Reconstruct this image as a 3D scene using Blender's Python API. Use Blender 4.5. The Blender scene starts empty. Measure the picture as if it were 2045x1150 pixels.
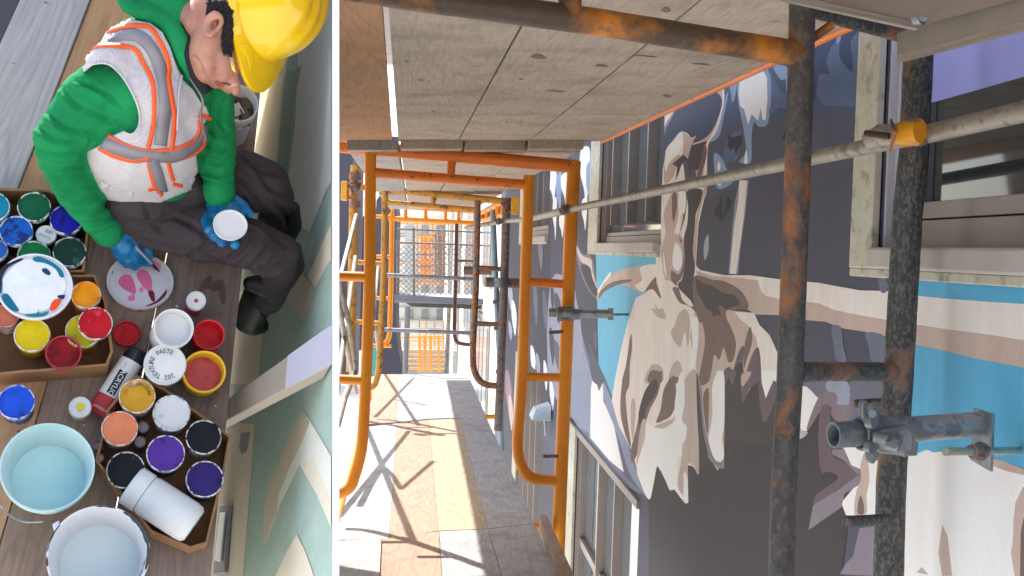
import bpy, bmesh, math, random
from mathutils import Vector, Matrix, noise
from mathutils.bvhtree import BVHTree
from mathutils.geometry import tessellate_polygon

# ---------------------------------------------------------------- camera, sky, sun, exposure
SC = bpy.context.scene
F = 2600.0; ROLL = 0.032
CAMPOS = Vector((0, 0, 5.0))
cam_d = bpy.data.cameras.new('camera'); cam = bpy.data.objects.new('camera', cam_d)
SC.collection.objects.link(cam); SC.camera = cam
cam_d.sensor_width = 36.0; cam_d.lens = 36.0 * F / 2045.0
cam_d.clip_start = 0.05; cam_d.clip_end = 3000
RC = Matrix.Rotation(math.radians(90), 3, 'X') @ Matrix.Rotation(ROLL, 3, 'Z')
cam.matrix_world = Matrix.Translation(CAMPOS) @ RC.to_4x4()
w = bpy.data.worlds.new('World'); SC.world = w; w.use_nodes = True
nt = w.node_tree; sky = nt.nodes.new('ShaderNodeTexSky'); sky.sky_type = 'NISHITA'; sky.sun_disc = False
SUN = Vector((-0.33, 0.50, 0.80)).normalized()
sky.sun_elevation = math.asin(SUN.z); sky.sun_rotation = math.atan2(SUN.x, SUN.y)
sky.air_density = 1.0; sky.dust_density = 2.5; sky.ozone_density = 1.0
nt.nodes['Background'].inputs['Strength'].default_value = 0.15
nt.links.new(sky.outputs[0], nt.nodes['Background'].inputs[0])
sl = bpy.data.lights.new('sun', 'SUN'); so = bpy.data.objects.new('sun', sl); SC.collection.objects.link(so)
sl.energy = 3.9; sl.angle = math.radians(0.6); sl.color = (1, 0.965, 0.92)
so.rotation_euler = SUN.to_track_quat('Z', 'Y').to_euler(); so.location = (0, 0, 30)
SC.view_settings.view_transform = 'Standard'; SC.view_settings.look = 'None'
SC.view_settings.gamma = 1; SC.view_settings.use_curve_mapping = False
SC.view_settings.exposure = 1.32

# ---------------------------------------------------------------- helpers
random.seed(7)
def ray(px, py):
    v = RC @ Vector(((px - 1022.5) / F, -(py - 575.0) / F, -1.0))
    return v                       # camera-axis depth 1
def P(px, py, d): return CAMPOS + ray(px, py) * d
class Plane:
    def __init__(s, p, n): s.p = p; s.n = n.normalized()
    def hit(s, px, py, off=0.0):
        r = ray(px, py); t = (s.n.dot(s.p - CAMPOS) + off) / s.n.dot(r); return CAMPOS + r * t
def Z(x0, y0, s, pts): return [(x0 + x / s, y0 + y / s) for x, y in pts]
def M5(*p): return Z(1100, 360, 2.875, p)
def M6(*p): return Z(1580, 360, 2.875, p)
def M2(*p): return Z(1100, 0, 3.026, p)
def M3(*p): return Z(1580, 0, 3.026, p)
def M7(*p): return Z(670, 740, 2.805, p)
def M8(*p): return Z(1120, 740, 2.805, p)
def M9(*p): return Z(1580, 740, 2.805, p)
def L1(*p): return Z(0, 0, 3.026, p)
def L2(*p): return Z(330, 0, 3.026, p)
def L3(*p): return Z(0, 360, 2.875, p)
def L4(*p): return Z(330, 360, 2.875, p)
def L5(*p): return Z(0, 740, 2.805, p)
def L6(*p): return Z(330, 740, 2.805, p)

def lin(c):
    o = []
    for v in c:
        v = v / 255.0
        o.append(v / 12.92 if v <= 0.04045 else ((v + 0.055) / 1.055) ** 2.4)
    return o
def nd(t, kind, **kw):
    n = t.nodes.new(kind)
    for k, v in kw.items(): setattr(n, k, v)
    return n
MATS = {}
def mat(name, rgb, rough=0.6, metal=0.0, var=0.12, scale=8.0, bump=0.0, bscale=60.0, stretch=(1, 1, 1), rgb2=None, thr=None, soft=0.04, pscale=12.0, coat=0.0, rgb3=None, thr3=0.62, p3=30.0, spec=0.5, fold=0.0, fscale=14.0, fstretch=(1, 1, 1)):
    """procedural surface: base tone with noise variation, optional second (and third) colour in patches"""
    if name in MATS: return MATS[name]
    m = bpy.data.materials.new(name); m.use_nodes = True; t = m.node_tree; b = t.nodes['Principled BSDF']
    tc = nd(t, 'ShaderNodeTexCoord'); mp = nd(t, 'ShaderNodeMapping'); mp.inputs['Scale'].default_value = stretch
    t.links.new(tc.outputs['Object'], mp.inputs[0])
    n1 = nd(t, 'ShaderNodeTexNoise'); n1.inputs['Scale'].default_value = scale; n1.inputs['Detail'].default_value = 5
    n1.inputs['Roughness'].default_value = 0.6
    t.links.new(mp.outputs[0], n1.inputs['Vector'])
    c = lin(rgb); r = nd(t, 'ShaderNodeValToRGB'); e = r.color_ramp.elements
    e[0].position = 0.3; e[1].position = 0.7
    e[0].color = [max(0, x * (1 - var)) for x in c] + [1]; e[1].color = [min(0.9, x * (1 + var)) for x in c] + [1]
    t.links.new(n1.outputs['Fac'], r.inputs[0]); col = r.outputs[0]
    def patch(col, rgbx, th, ps, seed):
        n2 = nd(t, 'ShaderNodeTexNoise'); n2.inputs['Scale'].default_value = ps; n2.inputs['Detail'].default_value = 7
        n2.inputs['Roughness'].default_value = 0.62
        m2 = nd(t, 'ShaderNodeMapping'); m2.inputs['Location'].default_value = (seed, seed * 2, 3.1); t.links.new(mp.outputs[0], m2.inputs[0]); t.links.new(m2.outputs[0], n2.inputs['Vector'])
        rr = nd(t, 'ShaderNodeValToRGB'); rr.color_ramp.elements[0].position = th - soft; rr.color_ramp.elements[1].position = th + soft
        t.links.new(n2.outputs['Fac'], rr.inputs[0])
        mx = nd(t, 'ShaderNodeMix', data_type='RGBA'); t.links.new(rr.outputs[0], mx.inputs[0])
        t.links.new(col, mx.inputs[6]); mx.inputs[7].default_value = lin(rgbx) + [1]
        return mx.outputs[2]
    if rgb2: col = patch(col, rgb2, thr or 0.55, pscale, 1.3)
    if rgb3: col = patch(col, rgb3, thr3, p3, 7.7)
    t.links.new(col, b.inputs['Base Color'])
    b.inputs['Roughness'].default_value = rough; b.inputs['Metallic'].default_value = metal
    b.inputs['Coat Weight'].default_value = coat; b.inputs['Specular IOR Level'].default_value = spec
    if fold:
        mf = nd(t, 'ShaderNodeMapping'); mf.inputs['Scale'].default_value = fstretch; t.links.new(tc.outputs['Object'], mf.inputs[0])
        nf_ = nd(t, 'ShaderNodeTexNoise', noise_type='RIDGED_MULTIFRACTAL'); nf_.inputs['Scale'].default_value = fscale; nf_.inputs['Detail'].default_value = 1.5; nf_.inputs['Distortion'].default_value = .6
        t.links.new(mf.outputs[0], nf_.inputs['Vector']); fb = nd(t, 'ShaderNodeBump'); fb.inputs['Strength'].default_value = fold; fb.inputs['Distance'].default_value = .02
        t.links.new(nf_.outputs['Fac'], fb.inputs['Height']); t.links.new(fb.outputs[0], b.inputs['Normal'])
    if bump:
        n3 = nd(t, 'ShaderNodeTexNoise'); n3.inputs['Scale'].default_value = bscale; n3.inputs['Detail'].default_value = 6
        t.links.new(mp.outputs[0], n3.inputs['Vector'])
        bp = nd(t, 'ShaderNodeBump'); bp.inputs['Strength'].default_value = bump; bp.inputs['Distance'].default_value = 0.004
        t.links.new(n3.outputs['Fac'], bp.inputs['Height']); t.links.new(bp.outputs[0], b.inputs['Normal'])
        if fold: t.links.new(fb.outputs[0], bp.inputs['Normal'])
    MATS[name] = m; return m
def wood(name, rgb, rgb2, stain=None, gs=1.0, thr=0.6):
    """plywood: wandering grain lines along local Y, blotches and short dark checks"""
    if name in MATS: return MATS[name]
    m = bpy.data.materials.new(name); m.use_nodes = True; t = m.node_tree; b = t.nodes['Principled BSDF']
    tc = nd(t, 'ShaderNodeTexCoord'); oi = nd(t, 'ShaderNodeObjectInfo')
    ad = nd(t, 'ShaderNodeVectorMath', operation='ADD'); sc_ = nd(t, 'ShaderNodeVectorMath', operation='SCALE'); sc_.inputs[3].default_value = 37.0
    cx = nd(t, 'ShaderNodeCombineXYZ'); t.links.new(oi.outputs['Random'], cx.inputs[0]); t.links.new(oi.outputs['Random'], cx.inputs[1])
    t.links.new(cx.outputs[0], sc_.inputs[0]); t.links.new(tc.outputs['Object'], ad.inputs[0]); t.links.new(sc_.outputs[0], ad.inputs[1])
    mp = nd(t, 'ShaderNodeMapping'); mp.inputs['Scale'].default_value = (5.5 * gs, 0.8 * gs, 4 * gs); t.links.new(ad.outputs[0], mp.inputs[0])
    n = nd(t, 'ShaderNodeTexNoise'); n.inputs['Scale'].default_value = 1.0; n.inputs['Detail'].default_value = 1.5; n.inputs['Distortion'].default_value = 0.5
    t.links.new(mp.outputs[0], n.inputs['Vector'])
    mu = nd(t, 'ShaderNodeMath', operation='MULTIPLY'); mu.inputs[1].default_value = 13; t.links.new(n.outputs['Fac'], mu.inputs[0])
    fr = nd(t, 'ShaderNodeMath', operation='FRACT'); t.links.new(mu.outputs[0], fr.inputs[0])
    r = nd(t, 'ShaderNodeValToRGB'); e = r.color_ramp.elements; a, c2 = lin(rgb), lin(rgb2)
    c2 = [x * .55 + y * .45 for x, y in zip(a, c2)]
    e[0].position = 0.0; e[0].color = c2 + [1]; e[1].position = 0.3; e[1].color = a + [1]
    e3 = r.color_ramp.elements.new(0.8); e3.color = a + [1]; e4 = r.color_ramp.elements.new(1.0); e4.color = c2 + [1]
    t.links.new(fr.outputs[0], r.inputs[0])
    # fine fibre
    mp2 = nd(t, 'ShaderNodeMapping'); mp2.inputs['Scale'].default_value = (120, 6, 60); t.links.new(ad.outputs[0], mp2.inputs[0])
    n2 = nd(t, 'ShaderNodeTexNoise'); n2.inputs['Scale'].default_value = 1; n2.inputs['Detail'].default_value = 6; t.links.new(mp2.outputs[0], n2.inputs['Vector'])
    r2 = nd(t, 'ShaderNodeValToRGB'); r2.color_ramp.elements[0].position = .3; r2.color_ramp.elements[0].color = (.8, .8, .8, 1); r2.color_ramp.elements[1].position = .7; r2.color_ramp.elements[1].color = (1.08, 1.08, 1.08, 1)
    t.links.new(n2.outputs['Fac'], r2.inputs[0])
    mx = nd(t, 'ShaderNodeMix', data_type='RGBA', blend_type='MULTIPLY'); mx.inputs[0].default_value = 1; t.links.new(r.outputs[0], mx.inputs[6]); t.links.new(r2.outputs[0], mx.inputs[7])
    # blotches of weathering
    n3 = nd(t, 'ShaderNodeTexNoise'); n3.inputs['Scale'].default_value = 3.2; n3.inputs['Detail'].default_value = 8; n3.inputs['Roughness'].default_value = .68; t.links.new(ad.outputs[0], n3.inputs['Vector'])
    r3 = nd(t, 'ShaderNodeValToRGB'); r3.color_ramp.elements[0].position = thr - .1; r3.color_ramp.elements[1].position = thr + .12
    r3.color_ramp.elements[0].color = (0, 0, 0, 1); r3.color_ramp.elements[1].color = (.7, .7, .7, 1)
    t.links.new(n3.outputs['Fac'], r3.inputs[0])
    mx2 = nd(t, 'ShaderNodeMix', data_type='RGBA'); t.links.new(r3.outputs[0], mx2.inputs[0]); t.links.new(mx.outputs[2], mx2.inputs[6]); mx2.inputs[7].default_value = lin(stain or rgb2) + [1]
    # short dark checks across
    mp4 = nd(t, 'ShaderNodeMapping'); mp4.inputs['Scale'].default_value = (14, 70, 30); t.links.new(ad.outputs[0], mp4.inputs[0])
    n4 = nd(t, 'ShaderNodeTexNoise'); n4.inputs['Scale'].default_value = 1; n4.inputs['Detail'].default_value = 2; t.links.new(mp4.outputs[0], n4.inputs['Vector'])
    r4 = nd(t, 'ShaderNodeValToRGB'); r4.color_ramp.elements[0].position = .735; r4.color_ramp.elements[1].position = .76; t.links.new(n4.outputs['Fac'], r4.inputs[0])
    mx3 = nd(t, 'ShaderNodeMix', data_type='RGBA'); t.links.new(r4.outputs[0], mx3.inputs[0]); t.links.new(mx2.outputs[2], mx3.inputs[6]); mx3.inputs[7].default_value = lin((60, 50, 46)) + [1]
    t.links.new(mx3.outputs[2], b.inputs['Base Color']); b.inputs['Roughness'].default_value = .85; b.inputs['Specular IOR Level'].default_value = .25
    bp = nd(t, 'ShaderNodeBump'); bp.inputs['Strength'].default_value = .35; bp.inputs['Distance'].default_value = .002
    t.links.new(n2.outputs['Fac'], bp.inputs['Height']); t.links.new(bp.outputs[0], b.inputs['Normal'])
    MATS[name] = m; return m

MW = {}
def mw(o): return MW.get(o.name, Matrix.Identity(4))
def link(name, me, parent=None, M=None, kind=None):
    o = bpy.data.objects.new(name, me); SC.collection.objects.link(o)
    M = M or Matrix.Identity(4); MW[o.name] = M.copy()
    if parent is not None:
        o.parent = parent; o.matrix_local = mw(parent).inverted() @ M
    else: o.matrix_local = M
    if kind: o['kind'] = kind
    return o
def tag(o, label=None, cat=None, group=None):
    if label: o['label'] = label
    if cat: o['category'] = cat; o['kind'] = 'thing'
    if group: o['group'] = group
    return o
def thing(name, label, cat, loc=(0, 0, 0), group=None):
    o = link(name, None, None, Matrix.Translation(Vector(loc))); tag(o, label, cat, group); o.empty_display_size = .05
    return o
class MB:
    def __init__(s, M=None): s.v = []; s.f = []; s.m = []; s.sm = []; s.M = M or Matrix.Identity(4); s.Mi = s.M.inverted(); s.mi = 0
    def av(s, p): s.v.append(tuple(s.Mi @ Vector(p))); return len(s.v) - 1
    def face(s, idx, sm=False): s.f.append(tuple(idx)); s.m.append(s.mi); s.sm.append(sm)
    def poly(s, pts): s.face([s.av(p) for p in pts])
    def prism(s, pts, off):                # world points of the top outline, off = extrusion vector
        n = len(pts); a = [s.av(p) for p in pts]; b = [s.av(Vector(p) + off) for p in pts]
        s.face(a); s.face(b[::-1])
        for i in range(n): s.face((a[i], b[i], b[(i + 1) % n], a[(i + 1) % n]))
    def box(s, x0, x1, y0, y1, z0, z1, T=None):  # local coordinates of frame T (default s.M)
        T = T or s.M
        c = [T @ Vector((x, y, z)) for z in (z0, z1) for y in (y0, y1) for x in (x0, x1)]
        i = [s.av(p) for p in c]
        for q in ((0, 2, 3, 1), (4, 5, 7, 6), (0, 1, 5, 4), (2, 6, 7, 3), (0, 4, 6, 2), (1, 3, 7, 5)): s.face([i[k] for k in q])
    def tube(s, pts, r, n=14, cap=True, sm=True):
        pts = [Vector(p) for p in pts]
        rs = r if isinstance(r, (list, tuple)) else [r] * len(pts)
        t0 = (pts[1] - pts[0]).normalized(); u = t0.orthogonal().normalized(); rings = []
        for i, p in enumerate(pts):
            if i == 0: t = pts[1] - pts[0]
            elif i == len(pts) - 1: t = pts[-1] - pts[-2]
            else: t = (pts[i + 1] - p).normalized() + (p - pts[i - 1]).normalized()
            t.normalize(); u = (u - t * u.dot(t)).normalized(); v = t.cross(u)
            rings.append([s.av(p + (u * math.cos(a) + v * math.sin(a)) * rs[i]) for a in [2 * math.pi * k / n for k in range(n)]])
        for a, b in zip(rings, rings[1:]):
            for k in range(n): s.face((a[k], a[(k + 1) % n], b[(k + 1) % n], b[k]), sm)
        if cap: s.face(rings[0][::-1]); s.face(rings[-1])
    def pipe(s, a, b, ro, ri, n=20):      # hollow
        a = Vector(a); b = Vector(b); t = (b - a).normalized(); u = t.orthogonal().normalized(); v = t.cross(u)
        R = []
        for c, r in ((a, ri), (a, ro), (b, ro), (b, ri)): R.append([s.av(c + (u * math.cos(x) + v * math.sin(x)) * r) for x in [2 * math.pi * k / n for k in range(n)]])
        for i in range(4):
            A, B = R[i], R[(i + 1) % 4]
            for k in range(n): s.face((A[k], A[(k + 1) % n], B[(k + 1) % n], B[k]), i in (1, 3))
    def lathe(s, T, prof, n=32, sm=True, wob=0, sx=1, sy=1):   # prof: list of (r, z) in frame T
        rings = []
        for r, z in prof:
            rings.append([s.av(T @ Vector((r * sx * math.cos(a) * (1 + wob * math.sin(3 * a + z * 20)), r * sy * math.sin(a), z))) for a in [2 * math.pi * k / n for k in range(n)]])
        for a, b in zip(rings, rings[1:]):
            for k in range(n): s.face((a[k], a[(k + 1) % n], b[(k + 1) % n], b[k]), sm)
        if prof[0][0] > 1e-4 and prof[-1][0] > 1e-3: s.face(rings[0][::-1])
        if prof[-1][0] > 1e-3: s.face(rings[-1])
    def build(s, name, m, parent=None, kind=None, bevel=0):
        me = bpy.data.meshes.new(name); me.from_pydata(s.v, [], s.f)
        ms = m if isinstance(m, (list, tuple)) else [m]
        for x in ms: me.materials.append(x)
        for p, k, sm in zip(me.polygons, s.m, s.sm): p.material_index = k; p.use_smooth = sm
        me.update()
        if any(s.sm): me.set_sharp_from_angle(angle=math.radians(38))
        o = link(name, me, parent, s.M, kind)
        if bevel:
            b = o.modifiers.new('b', 'BEVEL'); b.width = bevel; b.segments = 2; b.limit_method = 'ANGLE'; b.angle_limit = math.radians(50)
        return o
def rnd(pts, r=0.06, n=5):
    """polyline with rounded inner corners"""
    pts = [Vector(p) for p in pts]; out = [pts[0]]
    for a, b, c in zip(pts, pts[1:], pts[2:]):
        ra = min(r, (a - b).length * .48, (c - b).length * .48); p = b + (a - b).normalized() * ra; q = b + (c - b).normalized() * ra
        for i in range(n + 1):
            t = i / n; out.append(p * (1 - t) ** 2 + b * 2 * t * (1 - t) + q * t * t)
    out.append(pts[-1]); return out
def flat_paint(M, polys, off, holes=()):
    """paint areas as ONE flat sheet: later polygons win where they overlap; polys = (key, 2D points in the local plane of M)"""
    from mathutils.geometry import delaunay_2d_cdt
    import numpy as np
    vs = []; es = []; pp = []
    for k, pts in list(polys) + [(None, h) for h in holes]:
        if len(pts) < 3: continue
        n0 = len(vs); n = len(pts); es += [(n0 + i, n0 + (i + 1) % n) for i in range(n)]; vs += [Vector(p) for p in pts]; pp.append((k, np.array([tuple(p) for p in pts])))
    V, E, Fc, ov, oe, of = delaunay_2d_cdt(vs, es, [], 0, 1e-6, False)
    va = np.array([tuple(v) for v in V]); C = np.array([va[list(f)].mean(axis=0) for f in Fc]); top = np.full(len(Fc), -1)
    for j, (k, q) in enumerate(pp):
        ins = np.zeros(len(C), bool); x0, y0 = q[-1]
        for x1, y1 in q:
            if y0 != y1: ins ^= ((y0 > C[:, 1]) != (y1 > C[:, 1])) & (C[:, 0] < (x1 - x0) * (C[:, 1] - y0) / (y1 - y0) + x0)
            x0, y0 = x1, y1
        top[ins] = j
    b = MB(M); idx = [b.av(M @ Vector((v.x, v.y, off))) for v in V]; order = []
    for f, j in zip(Fc, top):
        k = pp[j][0] if j >= 0 else None
        if k is None: continue
        if k not in order: order.append(k)
        b.mi = order.index(k); b.face(f)
    return b, order
def smooth2(pts, sub=4):
    """closed Catmull-Rom through 2D points"""
    n = len(pts); out = []
    for i in range(n):
        p0, p1, p2, p3 = pts[i - 1], pts[i], pts[(i + 1) % n], pts[(i + 2) % n]
        for k in range(sub):
            t = k / sub
            out.append(tuple(0.5 * (2 * p1[j] + (p2[j] - p0[j]) * t + (2 * p0[j] - 5 * p1[j] + 4 * p2[j] - p3[j]) * t * t + (3 * p1[j] - p0[j] - 3 * p2[j] + p3[j]) * t ** 3) for j in (0, 1)))
    return out
def stroke(pts, wd, sub=5):
    """open 2D polyline smoothed into a ribbon of width wd (number or per-point list)"""
    ws = wd if isinstance(wd, (list, tuple)) else [wd] * len(pts)
    c = []; n = len(pts)
    for i in range(n - 1):
        p0, p1, p2, p3 = pts[max(i - 1, 0)], pts[i], pts[i + 1], pts[min(i + 2, n - 1)]
        for k in range(sub):
            t = k / sub
            q = [0.5 * (2 * p1[j] + (p2[j] - p0[j]) * t + (2 * p0[j] - 5 * p1[j] + 4 * p2[j] - p3[j]) * t * t + (3 * p1[j] - p0[j] - 3 * p2[j] + p3[j]) * t ** 3) for j in (0, 1)]
            c.append((q[0], q[1], ws[i] * (1 - t) + ws[i + 1] * t))
    c.append((*pts[-1], ws[-1])); A = []; B = []
    for i in range(len(c)):
        a = c[max(i - 1, 0)]; b = c[min(i + 1, len(c) - 1)]; dx, dy = b[0] - a[0], b[1] - a[1]; l = math.hypot(dx, dy) or 1
        A.append((c[i][0] - dy / l * c[i][2] / 2, c[i][1] + dx / l * c[i][2] / 2)); B.append((c[i][0] + dy / l * c[i][2] / 2, c[i][1] - dx / l * c[i][2] / 2))
    return A, B
def text_mesh(name, body, size, M, m, parent, extrude=0.0, shear=0):
    cu = bpy.data.curves.new(name, 'FONT'); cu.body = body; cu.size = size; cu.align_x = 'CENTER'; cu.align_y = 'CENTER'; cu.shear = shear; cu.resolution_u = 3
    ob = bpy.data.objects.new('tmp', cu); SC.collection.objects.link(ob); dg = bpy.context.evaluated_depsgraph_get()
    me = bpy.data.meshes.new_from_object(ob.evaluated_get(dg)); bpy.data.objects.remove(ob); bpy.data.curves.remove(cu)
    me.name = name; me.materials.clear(); me.materials.append(m)
    return link(name, me, parent, M)

# ---------------------------------------------------------------- materials
def paint(n, c, var=.05, sc=5): return mat(n, c, .72, var=var, scale=sc, bump=.35, bscale=70, spec=.3, stretch=(3.5, 1, 1))
WOOD_G = wood('weathered_grey_plywood', (172, 168, 165), (140, 136, 133), (118, 114, 112))
WOOD_R = wood('reddish_plywood', (166, 140, 120), (132, 104, 84), (140, 116, 102))
WOOD_Y = wood('yellow_plywood', (176, 156, 128), (144, 120, 92), (168, 150, 132))
WOOD_C = wood('soffit_plywood', (190, 174, 158), (172, 156, 140), (140, 128, 116), thr=.56)
WOOD_O = wood('warm_plywood', (186, 142, 104), (160, 114, 78), (160, 130, 106))
WOOD_B = wood('brown_stained_plywood', (128, 108, 98), (98, 80, 72), (104, 76, 64))
WOOD_D = wood('dark_edge_timber', (104, 96, 86), (70, 62, 54), (58, 54, 48))
ORANGE = mat('orange_paint', (248, 146, 26), .42, var=.12, scale=5, bump=.15, bscale=140, rgb2=(120, 70, 40), thr=.69, pscale=22, soft=.03, rgb3=(170, 130, 95), thr3=.72, p3=60)
ORANGE_R = mat('red_orange_paint', (240, 126, 36), .45, var=.12, scale=5, bump=.15, bscale=140, rgb2=(110, 66, 44), thr=.64, pscale=26, soft=.03)
MUSTARD = mat('mustard_paint', (206, 144, 50), .5, var=.15, scale=6, bump=.2, bscale=140, rgb2=(110, 84, 58), thr=.58, pscale=20, rgb3=(160, 140, 110), thr3=.62, p3=44)
WORN = mat('worn_orange_steel', (176, 104, 52), .6, var=.2, scale=9, bump=.35, bscale=160, rgb2=(120, 108, 100), thr=.5, pscale=16, rgb3=(74, 62, 56), thr3=.56, p3=40)
GREYTUBE = mat('rusty_grey_steel', (122, 108, 100), .6, var=.2, scale=9, bump=.35, bscale=160, rgb2=(160, 108, 66), thr=.6, pscale=14, rgb3=(84, 74, 70), thr3=.56, p3=40)
GALV = mat('galvanised_steel', (150, 154, 158), .38, metal=.55, var=.16, scale=14, bump=.1, bscale=120, rgb2=(120, 126, 132), thr=.56, pscale=30)
GALV_D = mat('dull_galvanised_tube', (146, 138, 126), .5, metal=.25, var=.2, scale=10, bump=.15, bscale=120, rgb2=(104, 98, 90), thr=.58, pscale=22)
GALV_B = mat('bluish_galvanised_tube', (132, 156, 174), .4, metal=.3, var=.15, scale=10, bump=.1)
CREAMP = mat('cream_trim_paint', (192, 189, 170), .7, var=.1, scale=20, bump=.7, bscale=50, rgb2=(150, 146, 134), thr=.6, pscale=18, soft=.05)
VINYL = mat('white_vinyl_frame', (192, 190, 196), .45, var=.03, scale=10)
TAUPE = mat('taupe_window_frame', (152, 142, 136), .5, var=.05, scale=10)
BLACK = mat('black_rubber', (24, 24, 26), .6, var=.2)
SLOT = mat('dark_joint', (26, 24, 24), .9, var=.1)
def glass(name, tint, rough=.04, dark=True):
    m = bpy.data.materials.new(name); m.use_nodes = True; b = m.node_tree.nodes['Principled BSDF']
    b.inputs['Base Color'].default_value = lin(tint) + [1]; b.inputs['Roughness'].default_value = rough
    b.inputs['Specular IOR Level'].default_value = .4
    return m
GLASS_D = glass('dark_window_glass', (46, 54, 58)); GLASS_G = glass('grey_window_glass', (104, 112, 116)); GLASS_L = glass('pale_window_glass', (150, 156, 158), .12)
# ================================================================ RIGHT: scaffold bay beside the mural wall
S = 1.3
DW = ray(845, 492).normalized(); ZU = Vector((0, 0, 1)); ZU = (ZU - DW * ZU.dot(DW)).normalized()
NW = DW.cross(ZU).normalized()                      # points into the wall
WALL = Plane(CAMPOS + NW * 1.04, NW)
WM = Matrix((( DW.x, ZU.x, -NW.x, 0), (DW.y, ZU.y, -NW.y, 0), (DW.z, ZU.z, -NW.z, 0), (0, 0, 0, 1)))
WM.translation = CAMPOS + NW * 1.04                 # local x = along wall (away), y = up, z = out of the wall
WMI = WM.inverted()
def wxy(px, py): v = WMI @ WALL.hit(px, py); return v.x, v.y
DF = ray(845, 556).normalized(); XF = (RC @ Vector((1, 0, 0))); NF = XF.cross(DF).normalized()
DECK = Plane(CAMPOS - NF * .97 * S, NF)
DCL = ray(825, 480).normalized(); NC = XF.cross(DCL).normalized()
CEIL = Plane(CAMPOS + NC * .494, NC)
GROUP_SC = 'orange scaffold frames receding along the walkway'

# ground far below
g = MB(); g.poly([(-60, -20, 0), (60, -20, 0), (60, 150, 0), (-60, 150, 0)])
g.build('ground', mat('street_ground', (200, 196, 188), .9, var=.12, scale=.6, bump=.2), kind='structure')

# ---- mural wall slab with window openings (cells of a grid, openings left out)
wins = {}
def wrect(k, pxl, pxr, ytop, ybot, pyl=None):
    x1, _ = wxy(pxl, 500); x0, _ = wxy(pxr, 500)
    wins[k] = (x0, x1, ybot, ytop)
_, sb1 = wxy(1760, 528); _, sb2 = wxy(1190, 498); _, wt3 = wxy(1160, 862); _, sb4 = wxy(1050, 488); _, wt5 = wxy(1070, 740)
wrect('a', 1758, 2400, sb1 + 1.3, sb1 + .02)
wrect('b', 1198, 1318, sb2 + 1.1, sb2 + .02)
wrect('c', 1168, 1296, wt3, wt3 - 1.2)
wrect('d', 1048, 1094, sb4 + 1.3, sb4 + .05)
wrect('e', 1048, 1092, wt5, wt5 - 1.6)
xs = sorted({.9, wxy(1000, 500)[0]} | {v for r in wins.values() for v in r[:2]}); ys = sorted({-2.6, 2.4} | {v for r in wins.values() for v in r[2:]})
wb = MB(WM)
for xa, xb in zip(xs, xs[1:]):
    for ya, yb in zip(ys, ys[1:]):
        cx, cy = (xa + xb) / 2, (ya + yb) / 2
        if any(r[0] < cx < r[1] and r[2] < cy < r[3] for r in wins.values()): continue
        wb.box(xa, xb, ya, yb, -.28, 0)
SLATE = (84, 84, 98)
wall = wb.build('mural_wall', mat('slate_wall_paint', SLATE, .8, var=.07, scale=3, bump=.35, bscale=45, spec=.3))
tag(wall, 'long wall painted with dripping grey, cyan and cream figure mural', 'wall')

MUR = []
def mp(col, *polys, sm=True):
    for p in polys: MUR.append((col, smooth2(p, 4) if sm else p))
BL = (66, 84, 116); BLM = (84, 104, 138); LBL = (138, 162, 198); WH = (246, 248, 250); CR = (236, 227, 220); BG = (200, 177, 166); TN = (120, 100, 92)
DK = (68, 60, 64); DB = (62, 56, 61); PG = (136, 126, 138); CY = (108, 186, 218); CY2 = (92, 176, 216); SLT = (76, 76, 90); MV = (106, 90, 98); LG = (168, 172, 186); PW = (248, 245, 243)
VN = (78, 82, 100)
# sweeping backgrounds
mp((72, 72, 84), [(1001, 300), (1098, 300), (1098, 800), (1060, 1100), (1001, 900)], sm=False)
mp(BL, [(1290, 60), (1600, 60), (1735, 30), (1728, 215), (1600, 232), (1480, 240), (1400, 280), (1290, 330)], sm=False)
mp(VN, [(1290, 330), (1400, 280), (1480, 240), (1600, 232), (1728, 215), (1722, 330), (1560, 345), (1395, 400), (1330, 410)], sm=False)
mp(DB, [(1296, 1160), (1296, 985), (1330, 820), (1440, 700), (1540, 735), (1562, 765), (1600, 772), (1640, 790), (1700, 1000), (1680, 1160)], sm=False)
mp(CY, [(1190, 505), (1325, 507), (1330, 580), (1300, 650), (1262, 780), (1228, 845), (1222, 806), (1208, 770), (1196, 735), (1194, 640)], sm=False)
mp(CY2, [(1826, 533), (1900, 540), (1960, 536), (2060, 541), (2200, 545), (2200, 640), (2045, 610), (1826, 600)], [(1790, 676), (2045, 725), (2300, 780), (2300, 1000), (2045, 935), (1960, 905), (1880, 900), (1800, 915)], sm=False)
# light blue-grey background left of figure
mp((120, 128, 150), [(1150, 640), (1162, 665), (1185, 745), (1222, 840), (1262, 930), (1290, 985), (1240, 960), (1160, 860), (1135, 850), (1135, 640)])
mp((150, 154, 172), [(1100, 560), (1150, 580), (1165, 690), (1185, 770), (1170, 800), (1100, 780)])
mp(SLT, [(1150, 395), (1190, 500), (1192, 760), (1170, 690), (1150, 590)], sm=False)
mp((96, 100, 118), M8((180, 0), (230, 0), (330, 260), (390, 440), (500, 715), (420, 650), (340, 560), (320, 380), (240, 170), (190, 60)))
mp(LBL if 0 else (140, 152, 178), M8((228, 40), (300, 200), (350, 330), (400, 480), (450, 640), (495, 720), (440, 660), (380, 560), (330, 390), (260, 220)))
mp(PW, M8((182, 10), (215, 115), (236, 70), (240, 170), (300, 310), (325, 440), (355, 570), (270, 500), (165, 375), (170, 100)), sm=False)
mp((140, 152, 172), M8((42, 0), (170, 0), (165, 350), (100, 320), (42, 250)), sm=False)
mp((74, 72, 80), M8((42, 250), (70, 270), (105, 330), (100, 560), (80, 700), (90, 900), (70, 1150), (0, 1150), (5, 700)), sm=False)
mp((120, 126, 150), M8((55, 480), (85, 600), (92, 680), (60, 560)))
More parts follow.
